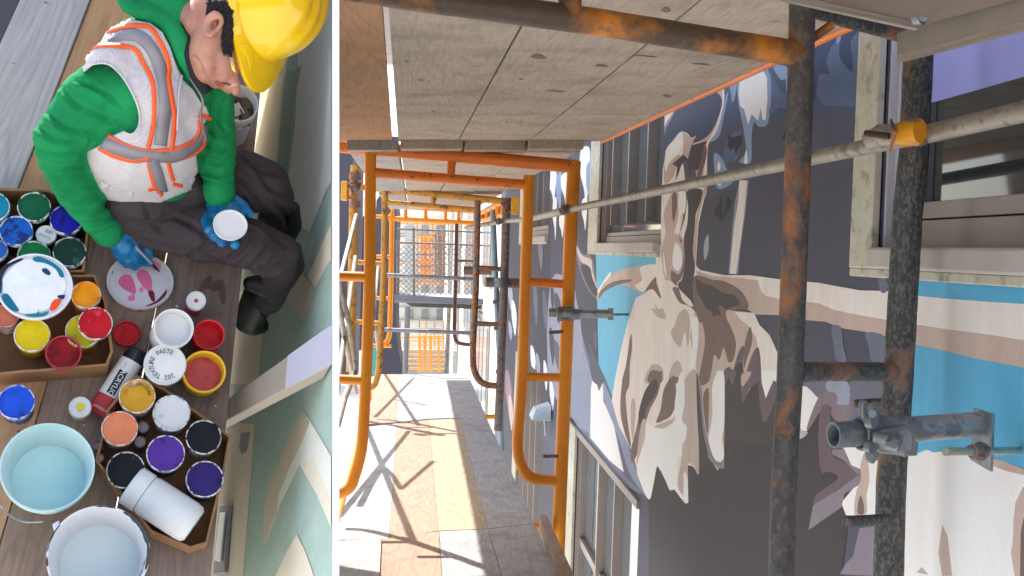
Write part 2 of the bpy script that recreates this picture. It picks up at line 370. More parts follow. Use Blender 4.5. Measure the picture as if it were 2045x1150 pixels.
# dripping blacks and whites on the far part
mp(SLT, [(1100, 345), (1180, 300), (1192, 500), (1120, 500)], sm=False)
for (x, y, h, wd, c) in [(1098, 345, 60, 13, WH), (1112, 350, 85, 10, LBL), (1122, 350, 60, 14, WH), (1160, 300, 110, 18, WH), (1172, 330, 90, 10, LBL), (1105, 400, 80, 7, WH), (1163, 400, 60, 10, WH), (1185, 360, 80, 8, LBL), (1118, 430, 45, 9, PW), (1090, 350, 30, 16, PW)]:
    mp(c, [(x, y), (x + wd, y - 4), (x + wd * .9, y + h * .5), (x + wd * .6, y + h), (x + wd * .35, y + h * .7), (x - 1, y + h * .4)])
for (x, y, h, wd, c) in [(1015, 560, 60, 9, LG), (1022, 600, 70, 10, WH), (1035, 650, 90, 6, WH), (1038, 610, 40, 6, WH), (1016, 640, 40, 7, LG), (1108, 585, 62, 13, SLT), (1100, 560, 70, 7, (70, 72, 84)), (1098, 655, 75, 10, SLT), (1107, 680, 60, 13, (96, 98, 112)), (1060, 690, 62, 10, WH), (1071, 705, 55, 8, LG), (1086, 720, 60, 8, PW), (1098, 760, 60, 9, PW), (1010, 740, 90, 12, (150, 120, 126)), (1016, 790, 70, 9, (196, 176, 176)), (1075, 470, 70, 9, (126, 128, 142)), (1066, 560, 90, 8, (112, 114, 128)), (1084, 580, 80, 9, (104, 106, 120))]:
    mp(c, [(x, y), (x + wd * .6, y + 6), (x + wd, y + h * .5), (x + wd * .7, y + h), (x + wd * .3, y + h * .75), (x, y + h * .45)])
mp((128, 118, 126), M5((140, 345), (180, 420), (235, 440), (265, 600), (270, 685), (200, 600), (150, 450)))
mp((205, 190, 190), M5((140, 355), (180, 430), (232, 455), (240, 520), (268, 620), (240, 600), (225, 500), (170, 460)))
mp((70, 64, 70), M5((172, 490), (225, 500), (240, 560), (272, 640), (262, 670), (215, 610)))
mp((90, 92, 106), M5((218, 940), (250, 1000), (310, 1150), (240, 1150)), M5((245, 880), (270, 860), (268, 960), (250, 950)))
# arm to the left over the cyan
mp(BG, M5((270, 688), (275, 632), (335, 552), (440, 505), (540, 490), (605, 488), (600, 600), (520, 640), (430, 605), (370, 603), (320, 632)))
mp(CR, M5((272, 630), (330, 540), (350, 530), (335, 560), (300, 600), (276, 645)), M5((515, 500), (610, 485), (600, 560), (540, 640), (485, 608), (525, 570)))
mp(TN, M5((278, 682), (284, 640), (350, 585), (450, 568), (456, 582), (380, 602), (310, 640)))
# hat, face and shoulders
HAT = (52, 66, 96)
mp(BG, M2((930, 545), (1030, 485), (1050, 560), (1045, 640), (1010, 780), (950, 860), (945, 1160), (900, 1160), (860, 800), (990, 700), (1035, 600)))
mp(LBL, M2((1060, 580), (1075, 560), (1050, 690), (1020, 820), (965, 855), (1000, 780), (1035, 680)))
mp(CR, M2((1040, 485), (1050, 540), (1048, 620), (1010, 780), (965, 850), (950, 900), (943, 1050), (925, 1060), (935, 890), (1000, 760), (1035, 630)))
mp(CR, M2((682, 660), (790, 600), (770, 640), (720, 720), (690, 790)), sm=False)
mp((150, 138, 150), M2((790, 600), (760, 680), (700, 780), (680, 850), (690, 760), (740, 680), (770, 630)))
mp(HAT, M2((790, 610), (930, 545), (1000, 555), (1038, 610), (1010, 720), (960, 810), (880, 860), (800, 850), (790, 790), (730, 840), (700, 880), (684, 900), (690, 800), (740, 700)))
mp(CR, M2((690, 960), (700, 900), (740, 850), (790, 795), (840, 820), (850, 900), (800, 930), (810, 1060), (800, 1100), (680, 1150), (676, 1050)))
mp(BG, M2((800, 795), (850, 830), (880, 820), (850, 880), (840, 960), (800, 930), (805, 860)), M2((690, 1000), (740, 950), (790, 940), (760, 1010), (740, 1070), (690, 1110)))
mp(PW, M2((700, 940), (770, 845), (795, 870), (770, 930), (720, 980), (695, 1040)))
mp(DK, M2((735, 990), (790, 945), (800, 930), (830, 960), (850, 880), (945, 850), (920, 920), (900, 1000), (890, 1030), (850, 1020), (840, 1060), (820, 960), (790, 1000), (770, 1060), (755, 1090), (765, 1010)), sm=False)
mp((120, 88, 86), M2((930, 870), (945, 900), (940, 960), (910, 1070), (890, 1160), (870, 1160), (890, 1040), (910, 960)))
# neck
mp(CR, M5((636, 80), (720, 50), (790, 50), (880, 40), (884, 100), (850, 250), (835, 480), (850, 540), (840, 760), (700, 800), (600, 640), (606, 430), (632, 370)), sm=False)
mp(BG, M5((700, 70), (735, 80), (740, 200), (715, 300), (760, 330), (770, 480), (755, 570), (700, 620), (655, 560), (640, 470), (635, 400), (660, 300), (650, 200), (670, 130)), M5((870, 60), (882, 80), (845, 250), (832, 480), (815, 430), (830, 250), (850, 130)))
mp(TN, M5((700, 80), (722, 75), (725, 160), (705, 240), (697, 170)), M5((755, 60), (782, 60), (775, 200), (740, 320), (755, 350), (770, 490), (750, 560), (725, 590), (730, 640), (700, 620), (692, 520), (735, 540), (760, 480), (762, 380), (738, 330), (760, 200)))
mp(PW, M5((735, 90), (775, 65), (772, 180), (745, 200), (740, 290), (712, 300), (735, 200)), M5((715, 360), (750, 400), (755, 480), (730, 520), (700, 480)), M5((650, 410), (665, 560), (650, 500)))
mp(DK, M5((785, 60), (868, 52), (862, 120), (835, 190), (830, 250), (818, 400), (830, 500), (815, 600), (820, 722), (760, 700), (735, 620), (735, 590), (755, 570), (770, 480), (765, 340), (785, 250), (790, 150)))
# long arm band to the right
mp(CR, M5((835, 490), (860, 515), (1000, 545), (1150, 545), (1330, 570)) + M6((70, 580), (160, 588), (250, 605), (400, 632), (550, 635), (720, 662), (900, 680), (1100, 695), (1337, 710)) + [(2400, 618), (2400, 740)] + M6((1337, 918), (1100, 880), (900, 855), (700, 825), (545, 800), (400, 775), (250, 745), (65, 695)) + M5((1325, 685), (1230, 670), (1100, 660), (900, 640), (835, 600)), sm=False)
mp(BG, M5((835, 518), (930, 550), (1100, 560), (1190, 575), (1210, 640), (1240, 665), (1325, 682)) + M6((65, 695), (160, 705), (250, 745), (400, 775), (545, 800), (700, 825), (900, 855), (1100, 880), (1337, 918)) + [(2400, 740), (2400, 812)] + M6((1337, 1075), (1050, 1020), (850, 970), (740, 950), (700, 935), (540, 895), (430, 870), (300, 850), (200, 812), (150, 808), (60, 800)) + M5((1330, 775), (1180, 770), (1130, 740), (1010, 740), (860, 620)), sm=False)
# torso
mp(CR, [(1308, 560), (1290, 585), (1270, 595), (1255, 640), (1240, 700), (1228, 760), (1222, 800), (1236, 850), (1262, 900), (1271, 932)] + M8((460, 640), (495, 725), (520, 640), (540, 530), (560, 560), (590, 620), (612, 670), (640, 668), (670, 710), (700, 745), (716, 740), (712, 530), (740, 535), (775, 580), (770, 400), (765, 20)) + [(1420, 700), (1400, 640), (1380, 600), (1340, 560)], sm=False)
mp(BG, M5((1005, 740), (1060, 750), (1170, 760), (1200, 830), (1250, 880), (1308, 1000), (1310, 1120)) + M8((1200, 60), (1150, 0), (1085, 60), (1020, 180), (1010, 30), (965, 40), (920, 60), (916, 500), (880, 560), (830, 480), (800, 300), (765, 130)) + M5((840, 1100), (800, 900), (830, 740)), sm=False)
mp(CR, M5((1060, 755), (1170, 762), (1200, 830), (1260, 890), (1308, 1000), (1306, 1150), (1210, 1150), (1200, 1000), (1180, 900), (1140, 840), (1080, 790)), sm=False)
mp(TN, M5((835, 545), (930, 570), (1000, 580), (1100, 640), (1135, 735), (1020, 740), (1010, 790), (1030, 830), (1065, 930), (1050, 1030), (1020, 1040), (995, 960), (970, 1030), (940, 1000), (925, 1090), (905, 1160), (850, 1160), (885, 950), (875, 830), (850, 810), (835, 760), (790, 720), (740, 700), (700, 620), (735, 620), (760, 690), (820, 722), (815, 600)))
mp(DK, M5((832, 560), (870, 590), (920, 600), (1000, 650), (1050, 655), (1085, 695), (1080, 715), (1010, 745), (985, 722), (965, 720), (978, 780), (950, 770), (935, 790), (925, 750), (895, 735), (870, 690), (840, 640)), sm=False)
mp(TN, M5((540, 640), (600, 555), (610, 590), (635, 680), (585, 625)), M5((460, 880), (468, 960), (455, 1060), (450, 1160), (410, 1160), (435, 1050)), M5((1145, 840), (1160, 920), (1130, 1020), (1110, 1080), (1112, 960)), M5((740, 770), (745, 810), (780, 780), (795, 930), (775, 850), (700, 880), (720, 830)))
mp((196, 178, 168), M5((580, 735), (600, 740), (602, 710), (620, 740), (645, 735), (662, 795), (610, 780)), M5((735, 770), (775, 740), (800, 800), (790, 960), (770, 870), (745, 960), (690, 880), (715, 830)), M5((700, 1060), (740, 1040), (760, 1150), (680, 1160)), M5((580, 1060), (640, 1075), (640, 1160), (540, 1160)))
mp(TN, M5((565, 1110), (590, 1090), (635, 1105), (635, 1160), (560, 1160)), M5((690, 1130), (730, 1130), (735, 1160), (680, 1160)))
mp(PW, M5((810, 800), (845, 790), (850, 860), (845, 960), (820, 1120), (800, 1090), (815, 960)), M5((955, 1100), (980, 1100), (990, 1160), (950, 1160)))
mp(MV, M5((1075, 1000), (1110, 950), (1105, 1060), (1115, 1160), (1040, 1160)), M5((1150, 1020), (1195, 960), (1210, 1100), (1200, 1160), (1120, 1160)), M5((1000, 1090), (1035, 1075), (1040, 1160), (995, 1160)))
mp(DK, M5((1068, 1060), (1100, 1050), (1105, 1100), (1080, 1160), (1050, 1160)), M5((1010, 1110), (1030, 1095), (1030, 1160), (1005, 1160)))
mp(TN, M8((470, 120), (520, 50), (570, 0), (545, 130), (500, 220), (470, 320), (440, 440), (400, 520), (395, 440), (420, 340), (440, 250)), M8((580, 100), (630, 30), (645, 70), (645, 180), (620, 250), (575, 280), (535, 290), (560, 220)), M8((345, 60), (380, 0), (385, 80), (365, 140), (375, 280), (395, 430), (360, 350), (335, 230)), M8((725, 145), (742, 200), (735, 370), (722, 340)), M8((725, 395), (742, 440), (740, 530), (720, 480)), M8((800, 140), (830, 100), (830, 250), (825, 360), (805, 250)))
mp(DK, M8((480, 100), (535, 45), (540, 110), (500, 180), (475, 230), (470, 300), (440, 300), (440, 220)))
mp((196, 178, 170), M8((395, 180), (415, 160), (420, 240), (408, 400), (395, 330)), M8((530, 310), (600, 280), (640, 250), (690, 60), (760, 0), (770, 250), (775, 570), (745, 530), (720, 520), (712, 560), (705, 680), (690, 700), (655, 640), (680, 480), (690, 300), (660, 280), (600, 310), (540, 345)), M8((450, 300), (480, 280), (470, 400), (425, 530)))
mp(PW, M8((480, 290), (530, 320), (600, 320), (640, 270), (640, 180), (665, 30), (690, 20), (695, 180), (680, 280), (705, 310), (700, 380), (675, 430), (680, 470), (655, 500), (655, 640), (690, 730), (640, 668), (612, 670), (590, 620), (545, 530), (520, 640), (495, 722), (440, 610), (428, 530), (470, 390)), M8((692, 570), (708, 600), (714, 735), (690, 720), (690, 640)))
mp(PG, M8((765, 20), (790, 100), (800, 250), (830, 400), (880, 500), (916, 500), (912, 550), (860, 525), (820, 470), (785, 330), (768, 200)))
mp(DK, M8((762, 10), (775, 90), (790, 250), (800, 350), (825, 480), (790, 540), (775, 400), (764, 200)))
mp(PW, M8((850, 90), (880, 10), (918, 30), (918, 300), (905, 370), (916, 470), (895, 512), (860, 490), (835, 420), (830, 370), (850, 250)))
mp(DK, M8((920, 70), (950, 60), (1010, 20), (1020, 190), (1100, 100), (1140, 290), (1200, 180), (1210, 400), (920, 400)), sm=False)
mp(MV, M8((1015, 20), (1105, 20), (1110, 60), (1060, 100), (1022, 180)), M8((1115, 60), (1200, 60), (1200, 170), (1145, 290), (1120, 210)), M8((920, 0), (980, 0), (962, 82), (945, 40), (925, 60)))
mp((190, 170, 166), M8((1015, 20), (1070, 10), (1020, 90)))
mp(PW, M8((1125, 0), (1215, 0), (1212, 70), (1195, 50), (1150, 155), (1128, 70)), sm=False)
# vertical drips in the slate
mp((108, 114, 134), M6((235, 838), (290, 845), (302, 950), (320, 1040), (265, 1040), (245, 940)), M6((430, 875), (545, 900), (545, 1040), (465, 1040), (450, 960)), M6((500, 520), (555, 580), (550, 640), (515, 636)))
mp((138, 146, 166), M5((1085, 0), (1140, 0), (1120, 200), (1090, 400), (1078, 540), (1022, 535), (1045, 260), (1060, 120)), sm=False)
mp(CR, M5((1085, 0), (1130, 0), (1112, 200), (1085, 400), (1066, 538), (1028, 536), (1055, 260), (1078, 120)), sm=False)
# eye and lamp shapes in the blue
mp(LBL, M2((1165, 430), (1190, 390), (1270, 375), (1330, 460), (1330, 640), (1310, 750), (1260, 765), (1230, 740), (1215, 830), (1210, 980), (1140, 975), (1180, 920), (1170, 800), (1140, 650), (1130, 560), (1135, 480)))
mp(WH, M2((1150, 430), (1265, 378), (1308, 470), (1312, 600), (1300, 725), (1280, 720), (1272, 650), (1255, 730), (1215, 690), (1195, 755), (1170, 660), (1145, 640), (1135, 560)), sm=False)
mp(LBL, M2((1070, 470), (1130, 440), (1120, 560), (1100, 620), (1090, 560)), M2((1345, 400), (1420, 400), (1445, 460), (1440, 545), (1425, 545), (1420, 480), (1390, 480)))
mp(BLM, M2((1330, 400), (1345, 470), (1400, 560), (1440, 560), (1440, 660), (1380, 650), (1320, 690), (1335, 600)), M2((1160, 800), (1130, 960), (1080, 970), (1040, 1010), (1060, 860), (1110, 800)))
mp((40, 46, 66), M2((1075, 815), (1100, 830), (1160, 812), (1155, 880), (1140, 890), (1120, 940), (1110, 890), (1090, 910), (1070, 880)), M2((1430, 740), (1400, 850), (1440, 820)), sm=False)
mp(LBL, M2((990, 925), (1030, 950), (1060, 1010), (1100, 1100), (1010, 1140), (990, 1020)))
mp(PW, M2((1015, 975), (1028, 1000), (1020, 1030), (1008, 1020)), M2((1010, 1110), (1032, 1080), (1028, 1120)), M2((1183, 905), (1192, 980), (1170, 980)))
mp((48, 50, 62), M5((975, 95), (985, 200), (975, 245), (960, 200), (945, 210), (942, 165), (965, 140)), M5((1005, 100), (1025, 110), (1028, 160), (1005, 190), (995, 240), (992, 190), (1010, 150)))
mp(LG, M5((905, 310), (908, 400), (885, 460), (880, 370)))
# top right between near post and window trim
mp(BLM, M3((310, 150), (420, 170), (465, 190), (445, 420), (430, 640), (200, 640), (150, 560), (170, 450), (235, 445), (215, 380), (240, 290), (290, 230)), sm=False)
mp((48, 66, 100), M3((320, 150), (410, 175), (365, 245), (372, 340), (375, 428), (340, 410), (295, 340), (300, 250)), M3((140, 215), (290, 150), (285, 220), (235, 300), (215, 380), (235, 445), (170, 450), (150, 600), (125, 620)))
mp(LBL, M3((300, 150), (318, 150), (300, 240), (275, 260)))
# lower right figure
mp(PW, M9((42, 80), (90, 90), (155, 150), (120, 250), (90, 340), (60, 335), (38, 280)), M9((290, 430), (520, 430), (520, 820), (310, 810), (283, 740), (350, 660), (410, 560), (340, 530)), sm=False)
mp((186, 182, 190), M9((30, 290), (60, 335), (95, 345), (70, 375), (30, 380)))
mp((112, 112, 130), M9((60, 70), (200, 62), (210, 120), (180, 150), (150, 150), (100, 95)), M9((330, 66), (520, 66), (520, 300), (330, 290)))
mp((152, 158, 178), M9((205, 62), (320, 66), (325, 200), (260, 190), (250, 130), (205, 115)))
mp((134, 116, 126), M9((150, 160), (200, 118), (260, 140), (262, 190), (345, 200), (320, 290), (255, 280), (220, 240), (180, 210), (100, 330), (95, 300)))
mp(MV, M9((170, 205), (230, 205), (222, 260), (240, 330), (230, 470), (300, 510), (380, 585), (270, 660), (135, 750), (150, 690), (265, 605), (215, 565), (170, 565), (155, 400)))
mp(PG, M9((232, 440), (300, 440), (340, 530), (412, 560), (400, 630), (300, 690), (285, 765), (100, 893), (125, 755), (270, 665), (380, 585), (300, 505), (232, 470)), sm=False)
mp(PG, M9((385, 882), (470, 870), (465, 1150), (275, 1140), (310, 1080), (350, 1040)), sm=False)
mp(BG, M9((415, 460), (435, 520), (440, 620), (425, 700), (425, 800), (360, 810), (365, 690), (395, 600), (390, 530)))
mp(TN, M9((393, 700), (410, 750), (410, 800), (375, 800), (378, 740)))
mp(PW, M9((520, 520), (600, 470), (700, 470), (760, 443), (800, 458), (870, 448), (1000, 470), (1100, 520), (1210, 560), (1304, 580)) + [(2400, 1000), (2400, 1300), (1780, 1300)] + M9((520, 1150)), sm=False)
mp(BG, M9((1100, 480), (1200, 510), (1304, 550)) + [(2300, 985), (2300, 1020)] + M9((1304, 585), (1200, 560), (1100, 520)), M9((850, 862), (880, 930), (905, 1150), (850, 1150), (828, 1020)), M9((1304, 650), (1260, 740), (1250, 830), (1245, 960), (1235, 1020), (1255, 1150)) + [(2300, 1300), (2300, 900)], M9((705, 1130), (735, 1100), (775, 1145)), sm=False)
mp(TN, M9((1304, 830), (1290, 900), (1285, 1150)) + [(2300, 1300), (2300, 1050)], sm=False)
pl2 = []
for c, pts in MUR:
    q = [WMI @ WALL.hit(max(x, 1001), y) for x, y in pts]; pl2.append((c, [(p.x, p.y) for p in q]))
mb_, ks = flat_paint(WM, pl2, .0012, [[(r[0], r[2]), (r[1], r[2]), (r[1], r[3]), (r[0], r[3])] for r in wins.values()])
mural = mb_.build('mural_paint', [paint('mural_paint_%d_%d_%d' % c, c, .08, 4) for c in ks], wall)

# ---- windows
def window(rect, label, mull, frame_m, trim=True, tw=.05, rail=None, sky_reflection=None, glass_m=GLASS_D, sill=True, sash=.035, rs=1.0):
    x0, x1, y0, y1 = rect
    t = thing('window', label, 'window', WM @ Vector((x1, y0, 0)))
    b = MB(WM)
    if trim:
        b.box(x1, x1 + tw, y0 - .03, y1, .012 * 0 + .075 * 0 + .004, .022)
        if sill: b.box(x0, x1 + tw, y0 - .05, y0 - .0301, .004, .02)
        b.build('trim', CREAMP, t, bevel=.003)
    if sill:
        b = MB(WM); b.box(x0, x1 - .002, y0 - .03, y0 + .018, -.07, .034); b.build('sill', mat('greyish_sill_paint', (178, 171, 165), .6, var=.06), t, bevel=.006)
    fr = MB(WM); yb = y0 + .018 if sill else y0
    fr.box(x1 - .012, x1, yb, y1, -.09, -.004); fr.box(x1 - .03, x1 - .0122, yb, y1, -.09, -.02)
    fr.build('jamb', VINYL if sky_reflection else frame_m, t, bevel=.002)
    fr = MB(WM); fr.box(x0, x1 - .031, yb, yb + .06 * rs, -.085, -.03); fr.box(x0, x1 - .031, yb + .064 * rs, yb + .1 * rs, -.08, -.036); fr.build('bottom_rail', frame_m, t, bevel=.002)
    g = MB(WM); g.box(x0, x1 - .031, yb + .062 * rs, y1, -.062, -.058); g.build('pane', glass_m, t)
    k = 0
    for f in mull:
        xm = x0 + (x1 - .031 - x0) * f
        m_ = MB(WM); m_.box(xm - .012, xm + .012, yb + .101, y1, -.085, -.01); m_.box(xm + .0122, xm + .03, yb + .101, y1, -.085, -.035); m_.build('mullion', frame_m, t, bevel=.002)
    if rail:
        m_ = MB(WM); m_.box(x0, x1 - .031, rail, rail + .05, -.056, -.03); m_.build('crossrail', frame_m, t)
    if sky_reflection:
        m_ = MB(WM); m_.box(x0, x1 - .05, sky_reflection, y1, -.0575, -.054); m_.build('sky_reflection', mat('periwinkle_reflection', (160, 168, 240), .6, var=.04), t)  # coloured panel painted in for the sky's reflection in the glass
    return t
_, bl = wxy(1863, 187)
window(wins['a'], 'large taupe window behind the near rusty scaffold post, bluish sky reflection painted over its upper half', [], TAUPE, sky_reflection=bl, tw=.15)
window(wins['b'], 'tall grey window with close mullions above the cyan patch of mural', [.25, .55, .85], TAUPE, tw=.42, glass_m=GLASS_G, rs=.6)
window(wins['c'], 'low grey window below the painted white drips beside the walkway', [.36, .62], TAUPE, tw=.62, sill=False, rail=wt3 - .75, glass_m=GLASS_G)
window(wins['d'], 'far grey window seen between the two legs of the nearest full orange frame', [.3, .55, .8], TAUPE, tw=.6, glass_m=GLASS_G)
window(wins['e'], 'far low grey window beside the deck edge behind the orange frame leg', [.25, .5, .75], TAUPE, tw=.5, sill=False, glass_m=GLASS_L)
# green-grey curtain strip inside large window
# head pieces above low windows
b = MB(WM); r = wins['c']; b.box(r[0], r[1] + .12, r[3] - .04, r[3] + .0, -.06, .014); tag(b.build('window_trim_board', TAUPE, bevel=.003), 'taupe head trim across the low window beside the walkway', 'window trim')

# wall lamp
t = thing('wall_lamp', 'small pale blue wedge lamp on the wall beside the orange frame leg', 'lamp', WALL.hit(1100, 820))
b = MB(WM); x, y = wxy(1100, 820); xa, ya = wxy(1110, 838)
T = WM
c = [(x - .12, y + .06, .01), (x + .12, y + .06, .01), (x - .16, y - .06, .01), (x + .16, y - .06, .01), (x - .16, y - .06, .16), (x + .16, y - .06, .16), (x - .1, y + .02, .13), (x + .1, y + .02, .13)]
i = [b.av(WM @ Vector(p)) for p in c]
for q in ((0, 1, 7, 6), (6, 7, 5, 4), (4, 5, 3, 2), (0, 6, 4, 2), (1, 3, 5, 7), (0, 2, 3, 1)): b.face([i[k] for k in q])
b.build('housing', mat('pale_blue_lamp_enamel', (196, 212, 224), .4, var=.03), t, bevel=.006)
b = MB(WM); b.tube([WM @ Vector((x, y - .06, .05)), WM @ Vector((x + .01, y - .14, .04)), WM @ Vector((x, y - .2, .03))], [.008, .006, .01], 8); b.build('cable_drip', VINYL, t)

# ---- deck planks
deck = thing('scaffold_deck', 'plywood plank walkway in sun and shade along the mural wall', 'walkway', DECK.hit(870, 900))
XD = DF.cross(NF)
FM = Matrix(((XD.x, DF.x, NF.x, 0), (XD.y, DF.y, NF.y, 0), (XD.z, DF.z, NF.z, 0), (0, 0, 0, 1)))
def plank(pxs, m, th=.03, up=0.0, parent=deck, plane=DECK, name='plank', nrm=NF, fm=FM, ins=.008, sgn=1):
    q = [plane.hit(x, y, up) for x, y in pxs]; c = sum(q, Vector()) / len(q)
    q = [p + (c - p).normalized() * ins for p in q]
    M = fm.copy(); M.translation = c; b = MB(M); b.prism(q, -nrm * th * sgn)
    return b.build(name, m, parent, bevel=.0015)
rowC = [((750, 747), (734, 847)), ((795, 747), (793, 843)), ((843, 747), (855, 836)), ((889, 747), (913, 834)), ((934, 745), (972, 834))]
for (a, b_), m in zip(zip(rowC, rowC[1:]), (WOOD_R, WOOD_G, WOOD_G, WOOD_G)): plank([a[0], b_[0], b_[1], a[1]], m, up=random.uniform(0, .003))
rowB = [((732, 852), (668, 1078)), ((793, 845), (777, 1078)), ((857, 838), (875, 1060)), ((920, 836), (975, 1056)), ((972, 834), (1068, 1045))]
for (a, b_), m in zip(zip(rowB, rowB[1:]), (WOOD_G, WOOD_R, WOOD_Y, WOOD_G)): plank([a[0], b_[0], b_[1], a[1]], m, up=random.uniform(0.008, .012))
rowA = [((666, 1079), (640, 1300)), ((762, 1076), (752, 1300)), ((877, 1060), (893, 1300)), ((975, 1056), (1045, 1300)), ((1068, 1045), (1185, 1300))]
for k, ((a, b_), m) in enumerate(zip(zip(rowA, rowA[1:]), (WOOD_G, WOOD_R, WOOD_G, WOOD_G))): plank([a[0], b_[0], b_[1], a[1]], m, up=.03 if k == 0 else .016)
o = plank([(1077, 1028), (1092, 1028), (1215, 1300), (1170, 1300)], WOOD_R, th=.1, up=.06, parent=None, name='toe_board')
tag(o, 'reddish timber toe board lying along the wall edge of the walkway', 'board')
for row in (rowA, rowB, rowC):
    for (a, c) in row[1:-1]:
        b = MB(); b.prism([DECK.hit(a[0] - 3, a[1], -.005), DECK.hit(a[0] + 3, a[1], -.005), DECK.hit(c[0] + 5, c[1], -.005), DECK.hit(c[0] - 5, c[1], -.005)], -NF * .02); b.build('seam_shade', SLOT, deck)  # dark strips added below the plank gaps as painted seam shade
# ledgers and side beams under deck
b = MB()
for y in (838, 1058): b.tube([DECK.hit(700 if y > 900 else 735, y, -.055), DECK.hit(1100 if y > 900 else 990, y - 6, -.055)], .024)
for x0, x1 in ((752, 668),): b.tube([DECK.hit(752, 746, -.06), DECK.hit(672, 1040, -.06)], .022)
b.build('ledger_tube', ORANGE, deck)

# ---- plywood soffit overhead
def ceil_line(a, b, d0, d1, off=0):
    A = CEIL.hit(*a, off); B = CEIL.hit(*b, off); D = (B - A)
    r = []
    for d in (d0, d1):
        t = (d - (A - CAMPOS).y) / D.y; r.append(A + D * t)
    return r
ceil = thing('scaffold_soffit', 'underside of the plywood deck overhead in the nearest bay', 'ceiling', CEIL.hit(1000, 150))
lines = [((671, 0), (671, 250)), ((765, 0), (783, 262)), ((772, 0), (793, 264)), ((1048, 40), (916, 279)), ((1290, 90), (1045, 291)), ((1530, 130), (1162, 301))]
XC = DCL.cross(NC)
CM4 = Matrix(((XC.x, DCL.x, NC.x, 0), (XC.y, DCL.y, NC.y, 0), (XC.z, DCL.z, NC.z, 0), (0, 0, 0, 1)))
for (l0, l1, m) in ((0, 1, WOOD_O), (2, 3, WOOD_C), (3, 4, WOOD_C), (4, 5, WOOD_C)):
    a = ceil_line(*lines[l0], 1.35 if l0 == 0 else 1.0, 6.5); c = ceil_line(*lines[l1], 1.35 if l0 == 0 else 1.0, 6.5)
    q = [a[0], c[0], c[1], a[1]]; ce = sum(q, Vector()) / 4; M = CM4.copy(); M.translation = ce
    # two sheets per strip, butted
    e = Vector((.003, 0, 0))
    splits = [0, .62 if l0 == 2 else .75, 1]
    for s0, s1 in zip(splits, splits[1:]):
        A0 = a[0].lerp(a[1], s0) + e; A1 = a[0].lerp(a[1], s1 - .0018) + e; C0 = c[0].lerp(c[1], s0) - e; C1 = c[0].lerp(c[1], s1 - .0018) - e
        b = MB(M); b.prism([A0, C0, C1, A1], NC * .03); b.build('plywood_sheet', m, ceil)
b = MB(); a = ceil_line(*lines[5], 1.0, 6.5); b.tube([a[0] + Vector((0, 0, .0)), a[1]], .012, 10); b.build('edge_beam', ORANGE_R, ceil)
ud = thing('sun_block_deck', 'unseen plank deck added above the soffit to block sun from the wall', 'walkway', CAMPOS + NC * 2.4)  # out-of-view deck, added so no sun reaches the mural wall
for k in range(5):
    M = CM4.copy(); M.translation = CAMPOS + NC * 2.4 + XC * (-.28 + .27 * k) + DCL * 10.6; b = MB(M); b.box(-.13, .13, -7.4, 7.4, 0, .04); b.build('plank', WOOD_G, ud)  # planks of the added unseen sun-blocking deck
PLUG = mat('wood_plug', (120, 106, 94), .8, var=.2, scale=60)
for x, y, rx, ry in ((1075, 113, 15, 5), (1202, 131, 13, 3), (1040, 158, 6, 1.5), (1330, 20, 9, 5), (812, 122, 5, 1.5), (866, 223, 5, 1.5), (1332, 192, 8, 2), (1012, 244, 4, 1.2), (1040, 245, 4, 1.2), (840, 160, 6, 1.2), (1110, 182, 20, 1.5), (1290, 112, 22, 1.3), (1400, 128, 18, 1.6)):
    b = MB(); b.poly([CEIL.hit(x + rx * math.cos(a) * (1 + .2 * math.sin(3 * a)), y + ry * math.sin(a) + .08 * rx * math.cos(a), -.0012) for a in [k * math.pi / 9 for k in range(18)]]); b.build('knot_mark', PLUG, ceil)
# the dark seam across the second sheet
# next bays: separate boards with visible ends
def bay(label, d0, d1, hb, th, lat, m):
    t = thing('overhead_board_bay', label, 'ceiling', CAMPOS + DCL * d0)
    for k, (xa, xb) in enumerate(zip(lat, lat[1:])):
        o_ = CAMPOS + XF * ((xa + xb) / 2) + DCL * ((d0 + d1) / 2) + NC * (hb + .004 * (k % 2)); M = CM4.copy(); M.translation = o_
        b = MB(M); w_ = (xb - xa) / 2 - .006; l_ = (d1 - d0) / 2 - .02 + .03 * (k % 2); b.box(-w_, w_, -l_, l_, 0, th + .004 * (k % 3)); b.build('board', m if k else WOOD_G, t, bevel=.004)
    return t
lat = [(px - 825) / 2600 * 6.45 + .02 for px in (684, 790, 918, 1044, 1158)]
bay('second bay of grey overhead boards resting on the nearest full orange frame', 6.45, 11.9, .445, .07, lat, WOOD_C)
bay('third, farthest bay of overhead boards above the mustard frame', 11.95, 17.6, .42, .06, [x * .97 + .0 for x in lat], WOOD_C)

# ---- scaffold frames
def T(t, name, pts, d, dia, m, r=.0, n=14):
    """tube of diameter dia (m) through pixel points at depth d"""
    q = [P(x, y, d if not isinstance(d, (list, tuple)) else d[i]) for i, (x, y) in enumerate(pts)]
    if r: q = rnd(q, r)
    b = MB(); b.tube(q, dia / 2, n); return b.build(name, m, t)
f1 = thing('portal_scaffold', 'nearest full orange frame spanning the walkway with two top bars', 'scaffold frame', DECK.hit(1110, 1060), GROUP_SC); d = 6.6
T(f1, 'leg', [(740, 300), (738, 560), (731, 760), (722, 905), (700, 975), (672, 987)], d, .06, ORANGE, .14)
T(f1, 'leg', [(1056, 350), (1050, 540), (1043, 760), (1032, 905), (1052, 955), (1122, 962)], d, .058, ORANGE, .14)
T(f1, 'leg', [(1147, 322), (1141, 420), (1129, 740), (1120, 960), (1114, 1110)], d, .068, ORANGE)
T(f1, 'top_bar', [(671, 291), (900, 310), (1156, 333)], d, .068, ORANGE_R)
T(f1, 'second_bar', [(742, 344), (900, 357), (1056, 369)], d, .05, ORANGE_R)
T(f1, 'spacer', [(903, 312), (900, 356)], d, .042, ORANGE_R)
